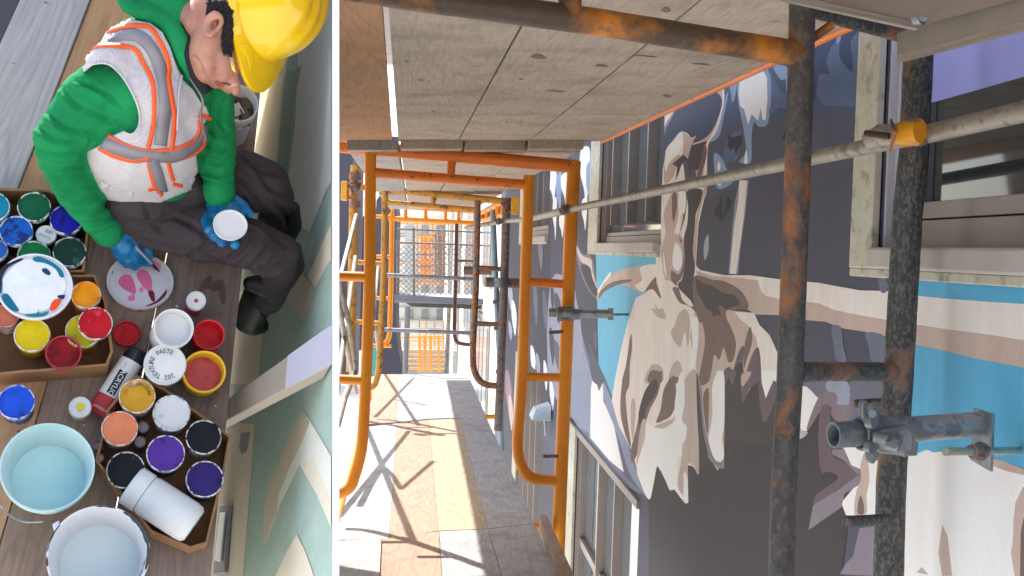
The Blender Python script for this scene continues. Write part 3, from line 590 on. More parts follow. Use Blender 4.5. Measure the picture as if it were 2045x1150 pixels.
T(f1, 'rung', [(1048, 562), (1136, 568)], d, .045, ORANGE_R); T(f1, 'rung', [(1042, 752), (1130, 754)], d, .045, ORANGE)
T(f1, 'rung', [(671, 551), (736, 553)], d, .05, ORANGE); T(f1, 'rung', [(671, 757), (728, 760)], d, .05, ORANGE)
T(f1, 'brace_pin', [(1085, 911), (1122, 911)], d - .02, .018, GREYTUBE); T(f1, 'brace_pin', [(1096, 664), (1128, 662)], d - .02, .018, GREYTUBE)
f2 = thing('portal_scaffold', 'mustard and rusty grey frame, second across the walkway', 'scaffold frame', DECK.hit(990, 838), GROUP_SC); d = 11.8
T(f2, 'leg', [(709, 330), (706, 400), (700, 742)], d, .08, MUSTARD); T(f2, 'leg', [(769, 383), (766, 560), (757, 740), (748, 770), (735, 775)], d, .058, MUSTARD, .15)
T(f2, 'leg', [(954, 400), (951, 560), (944, 700), (945, 740), (962, 768), (998, 771)], d, .06, WORN, .15); T(f2, 'leg', [(1012, 395), (1007, 560), (1000, 740), (994, 860)], d, .075, GREYTUBE)
T(f2, 'top_bar', [(700, 371), (1012, 402)], d, .06, MUSTARD); T(f2, 'second_bar', [(769, 403), (954, 419)], d, .045, MUSTARD); T(f2, 'spacer', [(866, 384), (865, 410)], d, .045, MUSTARD)
for p in ([(954, 534), (1007, 538)], [(950, 646), (1003, 648)], [(706, 523), (766, 527)], [(703, 642), (761, 646)]): T(f2, 'rung', p, d, .045, WORN if p[0][0] > 900 else MUSTARD)
f3 = thing('portal_scaffold', 'farthest orange frame with ladder truss top and dark rusty right leg', 'scaffold frame', DECK.hit(900, 760), GROUP_SC); d = 17.7
T(f3, 'leg', [(783, 425), (781, 560), (778, 670), (772, 686), (752, 691)], d, .07, ORANGE, .15); T(f3, 'leg', [(912, 443), (910, 560), (907, 660), (910, 684), (932, 688), (946, 687)], d, .055, mat('dark_rust', (96, 58, 44), .6, var=.3, scale=10, bump=.3), .15)
T(f3, 'top_bar', [(780, 413), (952, 424)], d, .04, ORANGE); T(f3, 'bottom_bar', [(776, 436), (952, 445)], d, .07, ORANGE)
for x in (784, 810, 850, 890, 916, 950): T(f3, 'spacer', [(x, 414 + (x - 780) * .06), (x, 440)], d, .05, ORANGE)
T(f3, 'rung', [(911, 520), (948, 521)], d, .045, GREYTUBE)
for y in (432, 512, 595, 690): T(f3, 'rung', [(744, y), (781, y + 1)], d, .05, ORANGE)
# ladder truss towards the wall
lt = thing('ladder_truss', 'orange ladder truss slanting between the frames under the far boards', 'scaffold truss', P(985, 425, 12.2))
da = [16.5, 12.1]
T(lt, 'chord', [(962, 425), (1008, 402)], da, .06, ORANGE); T(lt, 'chord', [(964, 440), (1008, 428)], da, .06, ORANGE)
for k in range(5):
    f = k / 4; x = 963 + 44 * f; dd = 1 / ((1 - f) / 16.5 + f / 12.1); T(lt, 'stud', [(x, 425 - 23 * f), (x, 440 - 12 * f)], dd, .07, ORANGE)
# couplers / brackets in yellow
def bracket(px, py, d, label, h=.17, w_=.06):
    t = thing('coupler_bracket', label, 'bracket', P(px, py, d), 'yellow clamp brackets on the frame tops')
    M = Matrix.Translation(P(px, py, d)); b = MB(M); b.box(-w_ / 2, w_ / 2, -.04, .04, -h / 2, h / 2); b.build('plate', mat('yellow_bracket_paint', (250, 176, 40), .45, var=.08, rgb2=(150, 90, 40), thr=.68), t, bevel=.006)
    b = MB(M); s_ = 1 if px < 800 else -1; b.tube([M @ Vector((s_ * .03, 0, .05)), M @ Vector((s_ * .09, 0, .03)), M @ Vector((s_ * .12, 0, .0))], .02, 8); b.tube([M @ Vector((s_ * .03, 0, -.05)), M @ Vector((s_ * .08, 0, -.07)), M @ Vector((s_ * .1, 0, -.02))], .014, 8); b.build('clamp_arm', WORN, t)
bracket(688, 381, 11.7, 'yellow clamp bracket on the left leg of the mustard frame', .17, .055); bracket(1029, 410, 11.7, 'yellow clamp bracket beside the wall on the right leg of the mustard frame', .16, .07)
# collar cups on left outer leg
b = MB(); 
for y, r_ in ((352, .055), (372, .06), (408, .05)):
    b = MB(); b.tube([P(709, y - 7, 11.8), P(709, y + 7, 11.8)], r_, 14); b.build('leg_collar', WORN, f2)
# near rusty frame
RUST = mat('orange_paint_flaking_to_black_steel', (74, 70, 68), .6, var=.4, scale=45, bump=.9, bscale=70, rgb2=(164, 100, 56), thr=.585, soft=.06, pscale=11, rgb3=(104, 96, 88), thr3=.58, p3=110, stretch=(1, 1, .6))
RUSTD = mat('flaking_dark_steel', (60, 60, 60), .6, var=.4, scale=50, bump=1.0, bscale=70, rgb2=(160, 108, 74), thr=.59, soft=.05, pscale=8, rgb3=(100, 97, 92), thr3=.54, p3=150, stretch=(1, 1, .6))
RUSTT = mat('sooty_orange_steel', (206, 126, 40), .5, var=.2, scale=14, bump=.4, bscale=70, rgb2=(84, 66, 50), thr=.47, soft=.08, pscale=6, rgb3=(90, 84, 74), thr3=.62, p3=34)
nf = thing('portal_scaffold', 'near scaffold frame with thick flaking black and orange posts', 'scaffold frame', P(1565, 1150, 2.3), GROUP_SC)
def rough_tube(t, name, pts, ds, dia, m, seed=0):
    q = [P(x, y, ds[i]) for i, (x, y) in enumerate(pts)]; out = []
    for a, c in zip(q, q[1:]):
        k = max(2, int((c - a).length / .012)); out += [a.lerp(c, i / k) for i in range(k)]
    out.append(q[-1]); b = MB(); b.tube(out, [dia / 2 * (1 + .035 * noise.noise(p * 22 + Vector((seed, 0, 0)))) for p in out], 26); return b.build(name, m, t)
rough_tube(nf, 'inner_post', [(1604, -60), (1600, 110), (1591, 400), (1578, 740), (1566, 960), (1558, 1220)], [2.3] * 6, .046, RUST)
rough_tube(nf, 'outer_post', [(1836, 60), (1826, 300), (1812, 430), (1795, 740), (1780, 960), (1772, 1220)], [2.55] * 6, .058, RUSTD, 3)
rough_tube(nf, 'rung', [(1578, 742), (1680, 742), (1795, 742)], [2.3, 2.42, 2.55], .036, RUSTD, 5)
rough_tube(nf, 'top_beam', [(640, -37), (800, -10), (1200, 45), (1430, 82), (1601, 108)], [2.05, 2.1, 2.2, 2.25, 2.3], .046, RUSTT, 9)
rough_tube(nf, 'upper_bar', [(1601, 12), (1700, 42), (1836, 78)], [2.3, 2.4, 2.5], .03, RUSTD, 9)
rough_tube(nf, 'stub', [(1140, 34), (1136, -40)], [2.18, 2.18], .04, RUSTT, 2)
rough_tube(nf, 'brace_pin', [(1687, 1041), (1772, 1036)], [2.45, 2.5], .02, RUSTD, 2)
rough_tube(nf, 'brace_pin', [(1705, 806), (1800, 800)], [2.62, 2.62], .016, RUSTD, 4)
# gusset fillets at post / beam joint
rough_tube(nf, 'gusset', [(1660, 50), (1600, 92), (1545, 118)], [2.32, 2.3, 2.28], .016, RUSTT, 1)

# galvanised guard rail
gr = thing('guard_rail', 'long dull galvanised rail tube sloping past both near posts to the far frame', 'rail', P(2045, 235, 2.0))
T(gr, 'rail_tube', [(2120, 205), (1850, 268)], [1.9, 2.33], .034, GALV_D, n=20)
T(gr, 'rail_tube', [(1850, 268), (1135, 419)], [2.33, 6.3], .032, GALV_D, n=20)
T(gr, 'rail_tube', [(1125, 421), (1060, 437), (1010, 441), (930, 455)], [6.3, 9, 11.2, 12.5], .04, GALV_D)
b = MB(); b.tube([P(1733, 283, 2.40), P(1760, 270, 2.38), P(1842, 268, 2.3)], [.017, .021, .021], 18); b.build('joint_sleeve', GALV_D, gr)
b = MB(); b.tube([P(1800, 268, 2.31), P(1838, 262, 2.28)], [.0225, .0225], 18); b.build('yellow_paint_band', mat('yellow_band', (222, 150, 20), .5, var=.15, rgb2=(120, 100, 70), thr=.55, pscale=40), gr)
b = MB(); b.tube([P(1728, 266, 2.33), P(1776, 272, 2.30)], .006, 10); b.build('drop_pin', mat('brown_pin', (70, 42, 30), .6), gr)
b = MB(); b.tube([P(1779, 240, 2.31), P(1788, 262, 2.285), P(1778, 300, 2.30)], .003, 8); b.build('pin_ring', WORN, gr)
for x, y, dd in ((1132, 418, 6.25), (1000, 442, 11.0)):
    b = MB(); b.tube([P(x - 10, y + 1, dd - .03), P(x + 8, y - 2, dd - .03)], [.026, .02], 10); b.tube([P(x - 4, y - 8, dd - .05), P(x - 4, y + 8, dd - .05)], .008, 8); b.build('rail_latch', GREYTUBE, gr)

# wall ties
tie = thing('wall_tie', 'near galvanised wall tie tube clamped to the flaking black post', 'wall tie', P(1800, 860, 2.3), 'galvanised wall ties')
b = MB(); b.pipe(P(1664, 869, 2.12), P(1968, 846, 2.22), .0215, .0175, 28); b.build('tie_tube', GALV, tie)
b = MB(); A = P(1944, 815, 2.25); B = P(1982, 826, 2.18); C_ = P(1978, 942, 2.18); D_ = P(1937, 918, 2.25); b.prism([A, B, C_, D_], Vector((.006, .004, 0))); b.build('end_plate', GALV, tie, bevel=.001)
b = MB(); b.tube([P(1888, 902, 2.1), P(2030, 900, 2.24), P(2042, 900, 2.25)], .0068, 14); b.build('threaded_rod', mat('zinc_rod', (176, 178, 160), .35, metal=.6, var=.2, scale=60), tie)
b = MB(); b.tube([P(1941, 901, 2.15), P(1957, 901, 2.165)], .0125, 6, sm=False); b.tube([P(1957, 901, 2.166), P(1960, 901, 2.169)], .016, 16); b.build('nut', GREYTUBE, tie)
# swivel clamp as two ribbed shells, bolts and hinge ears
CL = mat('cast_clamp_steel', (126, 130, 132), .42, metal=.5, var=.2, scale=30, bump=.3, bscale=120)
b = MB(); pa, pb = P(1722, 866, 2.13), P(1756, 863, 2.14)
b.pipe(P(1716, 866, 2.13), P(1768, 862, 2.145), .0285, .0222, 24); b.build('clamp_band', CL, tie, bevel=.002)
b = MB(); b.pipe(P(1795, 838, 2.55), P(1790, 905, 2.55), .0395, .0305, 26); b.build('post_band', CL, tie, bevel=.002)
b = MB()
for (x, y, dx, dy, dd, r_) in ((1732, 842, 14, 0, 2.09, .011), (1732, 890, 12, 4, 2.09, .011), (1745, 872, 30, 6, 2.08, .0105), (1770, 878, 28, 8, 2.08, .014), (1742, 812, 10, 10, 2.1, .012), (1738, 905, 8, 8, 2.1, .01)):
    b.tube([P(x, y, dd), P(x + dx, y + dy, dd - .01)], r_, 12)
b.build('clamp_bolt', CL, tie, bevel=.001)
b = MB(); q = [P(x, y, 2.09) for x, y in M9((460, 345), (500, 330), (560, 320), (640, 303), (690, 320), (705, 400), (690, 470), (640, 488), (590, 470), (540, 450), (500, 430), (470, 400))]; b.prism(q, Vector((0, .03, 0))); b.build('clamp_jaw', CL, tie, bevel=.007)
b = MB(); q = [P(x, y, 2.11) for x, y in M9((395, 170), (430, 165), (445, 190), (440, 270), (395, 280), (388, 220))]; b.prism(q, Vector((0, .02, 0))); q = [P(x, y, 2.10) for x, y in M9((445, 205), (480, 195), (500, 215), (500, 290), (455, 290))]; b.prism(q, Vector((0, .02, 0)));  q = [P(x, y, 2.11) for x, y in M9((425, 455), (475, 460), (475, 525), (435, 520))]; b.prism(q, Vector((0, .02, 0))); b.build('clamp_ear', CL, tie, bevel=.004)
for p_, q_, r_ in ((P(1742, 826, 2.09), P(1742, 826, 2.07), .0075), (P(1737, 912, 2.1), P(1737, 912, 2.08), .0065), (P(1770, 880, 2.075), P(1786, 886, 2.05), .0085)):
    b = MB(); b.tube([p_, q_], r_, 6, sm=False); b.build('clamp_nut', CL, tie)
tie2 = thing('wall_tie', 'short galvanised wall tie clamped to the bright orange frame leg', 'wall tie', P(1130, 625, 6.5), 'galvanised wall ties')
b = MB(); b.tube([P(1096, 624, 6.45), P(1222, 627, 6.45)], .022, 16); b.build('tie_tube', GALV, tie2)
b = MB(); b.tube([P(1219, 615, 6.45), P(1219, 639, 6.45)], [.02, .02], 4); b.build('end_plate', GALV, tie2)
b = MB(); b.tube([P(1222, 628, 6.45), P(1256, 628, 6.55)], .007, 10); b.build('threaded_rod', GALV, tie2)
for p_, q_, r_ in ((P(1130, 612, 6.5), P(1130, 640, 6.5), .045), (P(1112, 627, 6.36), P(1124, 627, 6.36), .036), (P(1140, 627, 6.36), P(1158, 628, 6.36), .026)):
    b = MB(); b.tube([p_, q_], r_, 14); b.build('clamp_half', CL, tie2, bevel=.003)
tie3 = thing('wall_tie', 'dark steel tie clamped on the grey leg of the second frame', 'wall tie', P(1000, 563, 11.7), 'galvanised wall ties')
b = MB(); b.tube([P(969, 563, 11.6), P(1044, 566, 11.7)], .045, 12); b.build('tie_tube', GREYTUBE, tie3)
b = MB(); b.tube([P(1000, 555, 11.6), P(1000, 573, 11.6)], .07, 12); b.build('clamp', CL, tie3)
b = MB(); b.tube([P(926, 540, 15), P(982, 540, 15)], .05, 10); tag(b.build('grey_tube', GREYTUBE), 'grey steel arm reaching left of the mustard leg', 'tube')

# upper right metal plank and angle
mpk = thing('metal_plank', 'brown steel deck plank overhead at top right with bolted edge', 'metal plank', P(1830, 20, 2.2))
SOFF = mat('brown_steel_soffit', (112, 98, 88), .6, var=.08, scale=6, bump=.2)
SLIP = mat('grey_steel_lip', (150, 142, 132), .5, metal=.2, var=.1, scale=12, bump=.15)
b = MB(); q = [P(1560, -90, 2.25), P(2150, -160, 1.6), P(2100, -20, 1.75), P(1836, 52, 2.15), P(1560, -10, 2.25)]; b.prism(q, Vector((0, .0, .03))); b.build('soffit', SOFF, mpk)
b = MB(); b.prism([P(1560, -14, 2.245), P(1836, 48, 2.145), P(1828, 62, 2.145), P(1560, 4, 2.245)], Vector((0, -.012, 0))); b.build('edge_lip', SLIP, mpk, bevel=.002)
b = MB(); b.tube([P(1828, 36, 2.13), P(1842, 33, 2.12)], .0135, 18); b.tube([P(1840, 33, 2.12), P(1846, 32, 2.1)], .0085, 6, sm=False); b.build('bolt', GALV, mpk)
an = thing('steel_angle', 'grey steel angle slanting across the top of the large window', 'steel angle', P(1800, 100, 2.1))
b = MB(); q = [P(1792, 66, 2.3), P(2110, -60, 1.75), P(2110, 24, 1.75), P(1792, 108, 2.3)]; b.prism(q, Vector((.002, .003, 0))); b.build('upright_flange', SLIP, an, bevel=.0008)
b = MB(); q = [P(1792, 108, 2.3), P(2110, 24, 1.75), P(2110, 10, 1.95), P(1778, 126, 2.36)]; b.prism([P(1792, 108.5, 2.3), P(2110, 24.5, 1.75), P(2112, 46, 1.82), P(1792, 127, 2.36)], Vector((0, .003, .002))); b.build('bottom_flange', mat('brown_steel', (128, 116, 104), .55, var=.1, scale=14), an)

# ---- left side braces, far tubes
br = thing('cross_brace', 'thin galvanised cross brace on the open left side of the walkway', 'brace', P(690, 600, 9))
T(br, 'brace_tube', [(712, 430), (678, 560), (700, 660), (712, 742)], [10, 8.5, 8.8, 9], .035, GALV_D)
T(br, 'brace_tube', [(708, 745), (690, 790), (674, 850)], [9, 8.2, 7.4], .04, GALV_D)
T(br, 'brace_tube', [(748, 470), (745, 660)], [14, 14], .045, GALV_D)
br2 = thing('tall_tube', 'upright bluish galvanised tube just left of the grey frame leg', 'tube', P(990, 900, 13))
T(br2, 'tube', [(984, 420), (990, 560), (997, 700), (1001, 900)], 13, .06, GALV_B)
for y in (603, 742, 655): T(br2, 'coupler', [(984 + (y - 600) * .04, y), (1002, y + 1)], 12.95, .04, GREYTUBE)
# open-side net and offside poles that throw the lattice shadow on the deck
o2 = thing('side_bracing', 'crossed brace tubes on the sunny left edge above the walkway', 'brace', DECK.hit(700, 1000))
def dk(lat_, dep, h): return CAMPOS + XF * lat_ + DF * dep + NF * (h - .97 * S)
for d0, d1 in ((7.0, 11.6), (12.0, 17.5)):
    for a, c in (((-.52, d0, .25), (-.60, d1, 1.45)), ((-.52, d0, 1.45), (-.60, d1, .25))):
        b = MB(); b.tube([dk(*a), dk(*c)], .02, 10); b.build('brace_tube', GALV_D, o2)

# ---- far end of the site
far = thing('steel_balcony', 'grey steel balcony landing with chain link guard at the far end', 'balcony', P(880, 610, 24))
d = 24
b = MB(); q = [P(793, 585, d), P(960, 588, d), P(975, 612, d - 2.2), P(790, 606, d - 2.2)]; b.prism([P(788, 596, d - 2), P(972, 600, d - 2), P(948, 588, d + 2), P(800, 584, d + 2)], Vector((0, 0, -.07))); b.build('landing', mat('landing_grate', (140, 140, 144), .6, var=.1), far)
b = MB(); b.prism([P(788, 588, d - 2.05), P(972, 597, d - 2.05), P(972, 608, d - 2.05), P(788, 600, d - 2.05)], Vector((0, .08, 0))); b.build('edge_channel', mat('channel_steel', (108, 112, 122), .5, metal=.2), far)
b = MB(); b.prism([P(806, 602, d - 1.6), P(972, 610, d - 1.6), P(968, 618, d - 1.6), P(822, 612, d - 1.6)], Vector((0, .3, 0))); b.build('under_beam', mat('under_beam_steel', (84, 82, 84), .6), far)
ch = MB(); dd = d - 2
MX = (793, 950, 488, 592)
step = 10.5
def seg(x0, y0, x1, y1): ch.tube([P(x0, y0, dd), P(x1, y1, dd)], .0062, 4, cap=False)
k = -12
W_, H_ = 160, 100
for k in range(-10, 17):
    x = 793 + k * step
    for sgn in (1, -1):
        xa = x if sgn == 1 else x + H_; ya = 490.0; pts = []
        xs0, ys0, xs1, ys1 = xa, 490, xa + sgn * H_, 590
        # clip in x
        def clip(x0, y0, x1, y1):
            lo, hi = 795, 958
            if x0 == x1: return None
            t0, t1 = sorted(((lo - x0) / (x1 - x0), (hi - x0) / (x1 - x0))); t0 = max(0, t0); t1 = min(1, t1)
            return None if t0 >= t1 else (x0 + (x1 - x0) * t0, y0 + (y1 - y0) * t0, x0 + (x1 - x0) * t1, y0 + (y1 - y0) * t1)
        c = clip(xs0, ys0, xs1, ys1)
        if c: seg(*c)
ch.build('chain_link', mat('chain_wire', (120, 122, 124), .5, metal=.3), far)
for y0, y1, dia in ((457, 464, .035), (484, 490, .035), (590, 598, .03)): T(far, 'rail', [(793, y0), (966, y1)], dd, dia, GREYTUBE if y0 != 590 else GALV_D, n=8)
for x in (793, 826, 966): T(far, 'post', [(x, 455 if x != 793 else 478), (x + 1, 600)], dd, .035, GREYTUBE, n=8)
T(far, 'support_post', [(814, 612), (809, 745)], dd, .09, mat('grey_post', (120, 122, 124), .5), n=8)
T(far, 'support_post', [(896, 615), (890, 745)], dd, .06, GALV_D, n=8)
# white tube column behind balcony, long thin rails
t = thing('white_column', 'pale round pipe column behind the chain link at the far end', 'column', P(817, 600, 27)); T(t, 'shaft', [(818, 448), (816, 590)], 27, .17, mat('pale_column', (206, 206, 200), .5), n=16)
T(t, 'cap', [(818, 452), (818, 458)], 27, .24, VINYL, n=16)
for lab, pts, dp, dia in (('thin pale tube crossing the walkway at mid height beyond the second frame', [(770, 549), (945, 557)], 16, .05), ('thin grey tube crossing low beyond the second frame', [(768, 658), (942, 665)], 16, .05)):
    b = MB(); b.tube([P(*pts[0], dp), P(*pts[1], dp)], dia / 2, 10); tag(b.build('cross_tube', GALV), lab, 'tube')
# dark buildings
def slab(name, label, cat, pts, d, thick, m, kind=None):
    b = MB(); b.prism([P(x, y, d) for x, y in pts], Vector((0, thick, 0))); o = b.build(name, m, None, kind)
    if label: tag(o, label, cat)
    return o
DGREY = mat('dark_grey_render', (78, 76, 88), .8, var=.08, scale=.7, bump=.2, bscale=8)
slab('dark_building', 'flat dark grey building wall at the far left behind the frames', 'building', [(600, 280), (706, 280), (700, 520), (694, 760), (600, 760)], 27, 2, DGREY)
slab('dark_building', 'dark grey building end beside the teal hoarding between left scaffold legs', 'building', [(714, 440), (742, 420), (742, 700), (705, 700)], 30, 2, DGREY)
slab('flared_column', 'tall dark grey column that flares outward at its foot', 'column', smooth2([(752, 400), (790, 400), (791, 520), (790, 620), (793, 680), (800, 720), (808, 745), (750, 748), (751, 600)], 3), 25, .8, DGREY)
slab('hoarding', 'teal hoarding panel low behind the left frame legs', 'hoarding', [(734, 688), (753, 688), (750, 752), (731, 752)], 24, .1, mat('teal_board', (74, 170, 160), .7, var=.1))
pb_ = thing('shop_window', 'pale blue tall window seen between the left orange legs', 'window', P(750, 480, 29)); 
b = MB(); b.prism([P(742, 415, 29), P(762, 415, 29), P(761, 512, 29), P(742, 512, 29)], Vector((0, .1, 0))); b.build('frame', mat('white_frame_paint', (210, 212, 214), .5), pb_)
b = MB(); b.prism([P(745, 436, 28.9), P(759, 436, 28.9), P(758, 506, 28.9), P(745, 506, 28.9)], Vector((0, .05, 0))); b.build('pane', glass('pale_blue_glass', (150, 186, 208), .1), pb_)
slab('stone_wall', 'grey stone wall patch under the pale blue window', 'wall', [(742, 512), (764, 512), (760, 690), (740, 690)], 30, .5, mat('grey_stone', (150, 146, 146), .8, var=.15, scale=3))
# bright cream facade that continues the mural wall, and street end
CREAMW = mat('cream_facade_render', (232, 228, 218), .8, var=.05, scale=.8, bump=.1)
xe = wxy(1000, 500)[0]
fw = thing('cream_building', 'sunlit cream facade continuing beyond the mural wall', 'building', WM @ Vector((xe, -2, 0)))
b = MB(WM); b.box(xe + .02, 62, -5, 4.0, -.4, 0); b.build('wall', CREAMW, fw)
for (xa, xb, ya, yb) in ((wxy(985, 500)[0], wxy(962, 500)[0], -5, -1.1), (wxy(948, 500)[0], wxy(932, 500)[0], -1.9, 1.6), (wxy(922, 500)[0], wxy(914, 500)[0], -4.0, 2.2), (wxy(905, 500)[0], wxy(899, 500)[0], -4.0, 2.2), (wxy(985, 500)[0], wxy(968, 500)[0], -.6, 1.6)):
    b = MB(WM); b.box(xa, xb, ya, yb, .0, .03); fr_ = b.build('window', mat('tan_far_frame', (158, 150, 136), .6), fw)
    n_ = 3
    for k in range(n_):
        x0 = xa + (xb - xa) * (k + .12) / n_; x1 = xa + (xb - xa) * (k + .88) / n_; b = MB(WM); b.box(x0, x1, ya + .1, yb - .1, .031, .045); b.build('pane', GLASS_L, fr_)
WHB = mat('bright_far_render', (250, 244, 234), .8, var=.06, scale=.5)
eb = thing('end_building', 'pale cream building closing the far end of the street', 'building', P(850, 600, 62))
b = MB(); b.prism([P(560, 395, 62), P(930, 395, 62), P(930, 690, 62), P(560, 690, 62)], Vector((0, 3, 0))); b.build('wall', WHB, eb)
for y in (440, 470, 520, 560, 610, 636): 
    b = MB(); b.prism([P(790, y, 61.9), P(905, y + 2, 61.9), P(905, y + 5, 61.9), P(790, y + 3, 61.9)], Vector((0, -.3, 0))); b.build('string_course', mat('tan_course', (176, 160, 136), .7), eb)
for x in (812, 842, 872):
    for y in (450, 480, 530, 570, 618):
        b = MB(); b.prism([P(x, y, 61.85), P(x + 14, y, 61.85), P(x + 14, y + 20, 61.85), P(x, y + 20, 61.85)], Vector((0, -.05, 0))); b.build('window', GLASS_L, eb)
slab('low_roofs', 'grey street surface and low kerb wall beyond the deck end', 'wall', [(795, 700), (905, 700), (905, 760), (795, 760)], 45, 1, mat('kerb_grey', (150, 146, 142), .8, var=.15, scale=1.5))
# far orange scaffold towers
for k, (x, y0, y1, dp, lab) in enumerate(((850, 470, 562, 40, 'far orange scaffold tower seen through the chain link'), (862, 668, 742, 34, 'far low orange scaffold tower under the steel balcony'), (878, 466, 560, 44, 'farthest rusty scaffold tower right of the orange one behind the chain link'))):
    t = thing('far_scaffold', lab, 'scaffold', P(x, y1, dp), 'far scaffold towers')
    m = ORANGE if k < 2 else WORN
    for dx in (-8, 0, 9) if k != 1 else (-24, -14, -2, 14): T(t, 'standard', [(x + dx, y0), (x + dx, y1)], dp, .07 if dx else .13, m, n=8)
    for j in range(8): 
        y = y0 + (y1 - y0) * (j + .3) / 8; T(t, 'ledger', [(x - (20 if k != 1 else 52), y), (x + (14 if k != 1 else 26), y + 1)], dp - .1, .04, m if j % 2 == 0 or k == 1 else GREYTUBE, n=8)
    if k == 2: T(t, 'diagonal', [(x - 18, y0 + 6), (x + 9, y1 - 4)], dp - .2, .04, GREYTUBE, n=8)

random.seed(11)
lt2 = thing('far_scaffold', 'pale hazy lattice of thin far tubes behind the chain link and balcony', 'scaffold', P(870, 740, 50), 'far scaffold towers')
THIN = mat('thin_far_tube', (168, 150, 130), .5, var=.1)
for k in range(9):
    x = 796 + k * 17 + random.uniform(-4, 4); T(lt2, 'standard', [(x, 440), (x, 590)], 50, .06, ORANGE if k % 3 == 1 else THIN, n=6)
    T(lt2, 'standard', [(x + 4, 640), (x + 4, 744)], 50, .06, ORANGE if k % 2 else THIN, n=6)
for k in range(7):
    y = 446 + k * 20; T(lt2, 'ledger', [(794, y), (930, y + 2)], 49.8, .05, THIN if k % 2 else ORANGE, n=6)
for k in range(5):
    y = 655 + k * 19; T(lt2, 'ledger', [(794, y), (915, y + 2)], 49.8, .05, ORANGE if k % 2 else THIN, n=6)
# ================================================================ white board added for the gutter between the two views
b = MB(); a0, a1 = 663.4, 677.6
q = []
for px, d in ((a0, 1.55), (a1, 1.55), (a1 - 1.0, 2.2), (a0 + 2, 2.2)): q.append((px, d))
def colpt(px, d, z):                                  # vertical board, both edges follow the camera roll plane
    y = 575 - z / d * F if False else 575
    return P(px, 575, d) + (RC @ Vector((0, 1, 0))) * z
bot = [colpt(p[0], p[1], -2.2) for p in q]; top = [colpt(p[0], p[1], 2.6) for p in q]
i = [b.av(p) for p in bot] + [b.av(p) for p in top]
for f in ((3, 2, 1, 0), (4, 5, 6, 7), (0, 1, 5, 4), (1, 2, 6, 5), (2, 3, 7, 6), (3, 0, 4, 7)): b.face([i[k] for k in f])
pw = mat('added_gutter_board_white', (250, 250, 250), .7, var=.0)
tag(b.build('added_gutter_board', pw), 'thin plain white gutter board added between the two views', 'added_gutter_board')

# ================================================================ LEFT: worker on plank deck seen from above
DN = ray(230, 1500).normalized(); NL = -DN
PL0 = P(250, 700, 2.77)
LP = Plane(PL0, NL)
def H(px, py, h=0.0): return LP.hit(px, py, h)
YV = (H(300, 300) - H(250, 900)); YV = (YV - NL * YV.dot(NL)).normalized(); XV = YV.cross(NL).normalized()
LM = Matrix(((XV.x, YV.x, NL.x, 0), (XV.y, YV.y, NL.y, 0), (XV.z, YV.z, NL.z, 0), (0, 0, 0, 1)))
def LF(p, rot=0.0, tilt=None):
    M = LM.copy(); M.translation = p
    if tilt: M = M @ Matrix.Rotation(tilt[1], 4, Vector((math.cos(tilt[0]), math.sin(tilt[0]), 0)))
    return M @ Matrix.Rotation(rot, 4, 'Z')
def mpx(px, py, h): return (H(px + .5, py, h) - H(px - .5, py, h)).length   # metres per pixel there

def lmat(name, rgb, **k): return mat(name, rgb, **k)
ld = thing('plank_deck', 'worn plank deck the worker sits on beside the green mural', 'walkway', H(250, 800))
def lplank(pxs, m, up=0.0):
    q = [H(x, y, up) for x, y in pxs]; c = sum(q, Vector()) / len(q); q = [p + (c - p).normalized() * .002 for p in q]
    ax = ((q[0] + q[1]) - (q[2] + q[3])).normalized(); xx = ax.cross(NL).normalized()
    M = Matrix(((xx.x, ax.x, NL.x, 0), (xx.y, ax.y, NL.y, 0), (xx.z, ax.z, NL.z, 0), (0, 0, 0, 1))); M.translation = c
    b = MB(M); b.prism(q, -NL * .035); return b.build('plank', m, ld, bevel=.002)
WL_G = wood('pale_grey_worn_plank', (190, 182, 180), (160, 150, 148), (170, 160, 158), gs=1.6)
WL_O = wood('bare_pine_plank', (196, 152, 112), (172, 126, 90), (150, 126, 112), gs=1.6)
WL_B = wood('brown_grey_plank', (142, 124, 116), (112, 94, 86), (108, 84, 74), gs=1.8)
WL_D = wood('grey_brown_plank', (152, 130, 114), (120, 98, 84), (112, 88, 76), gs=1.8)
def ln(a, b_, y): return (a[0] + (b_[0] - a[0]) * (y - a[1]) / (b_[1] - a[1]), y)
E0 = ((40, 0), (0, 88)); E1 = ((184, 0), (40, 378)); E2 = ((322, 0), (15, 1040)); E3 = ((435, 0), (206, 1150)); E4 = ((542, 0), (424, 1146))
YT, YB = -1100, 1230
for e, f_, m, up in ((E0, E1, WL_G, .004), (E1, E2, WL_O, 0), (E2, E3, WL_D, .002), (E3, E4, WL_B, .001)):
    a = [ln(*e, YT), ln(*f_, YT), ln(*f_, YB), ln(*e, YB)]
    off = 5 if e is E0 else 0
    a[1] = (a[1][0] - 3, a[1][1]); a[2] = (a[2][0] - 3 - off, a[2][1])
    lplank(a, m, up)
# brown stains of paint on the plank
b = MB(LM); 
for pts in (L4((200, 600), (250, 550), (270, 560), (265, 600), (300, 570), (310, 590), (290, 640), (240, 620), (205, 640)), L4((320, 570), (340, 600), (345, 700), (320, 705), (310, 640))):
    b.poly([H(x, y, .0045) for x, y in smooth2(pts, 3)])
b.build('paint_stain', mat('brown_paint_stain', (104, 76, 66), .8, var=.2, scale=30), ld)
g2 = MB(LM); q = [H(x, y, -1.0) for x, y in ((-900, -900), (300, -900), (300, 700), (-900, 700))]; g2.prism(q, -NL * .05)
tag(g2.build('dark_tarpaulin', mat('dark_grey_sheet', (72, 74, 80), .8, var=.1, scale=3)), 'dark grey sheet far below the upper left plank edge', 'sheet')

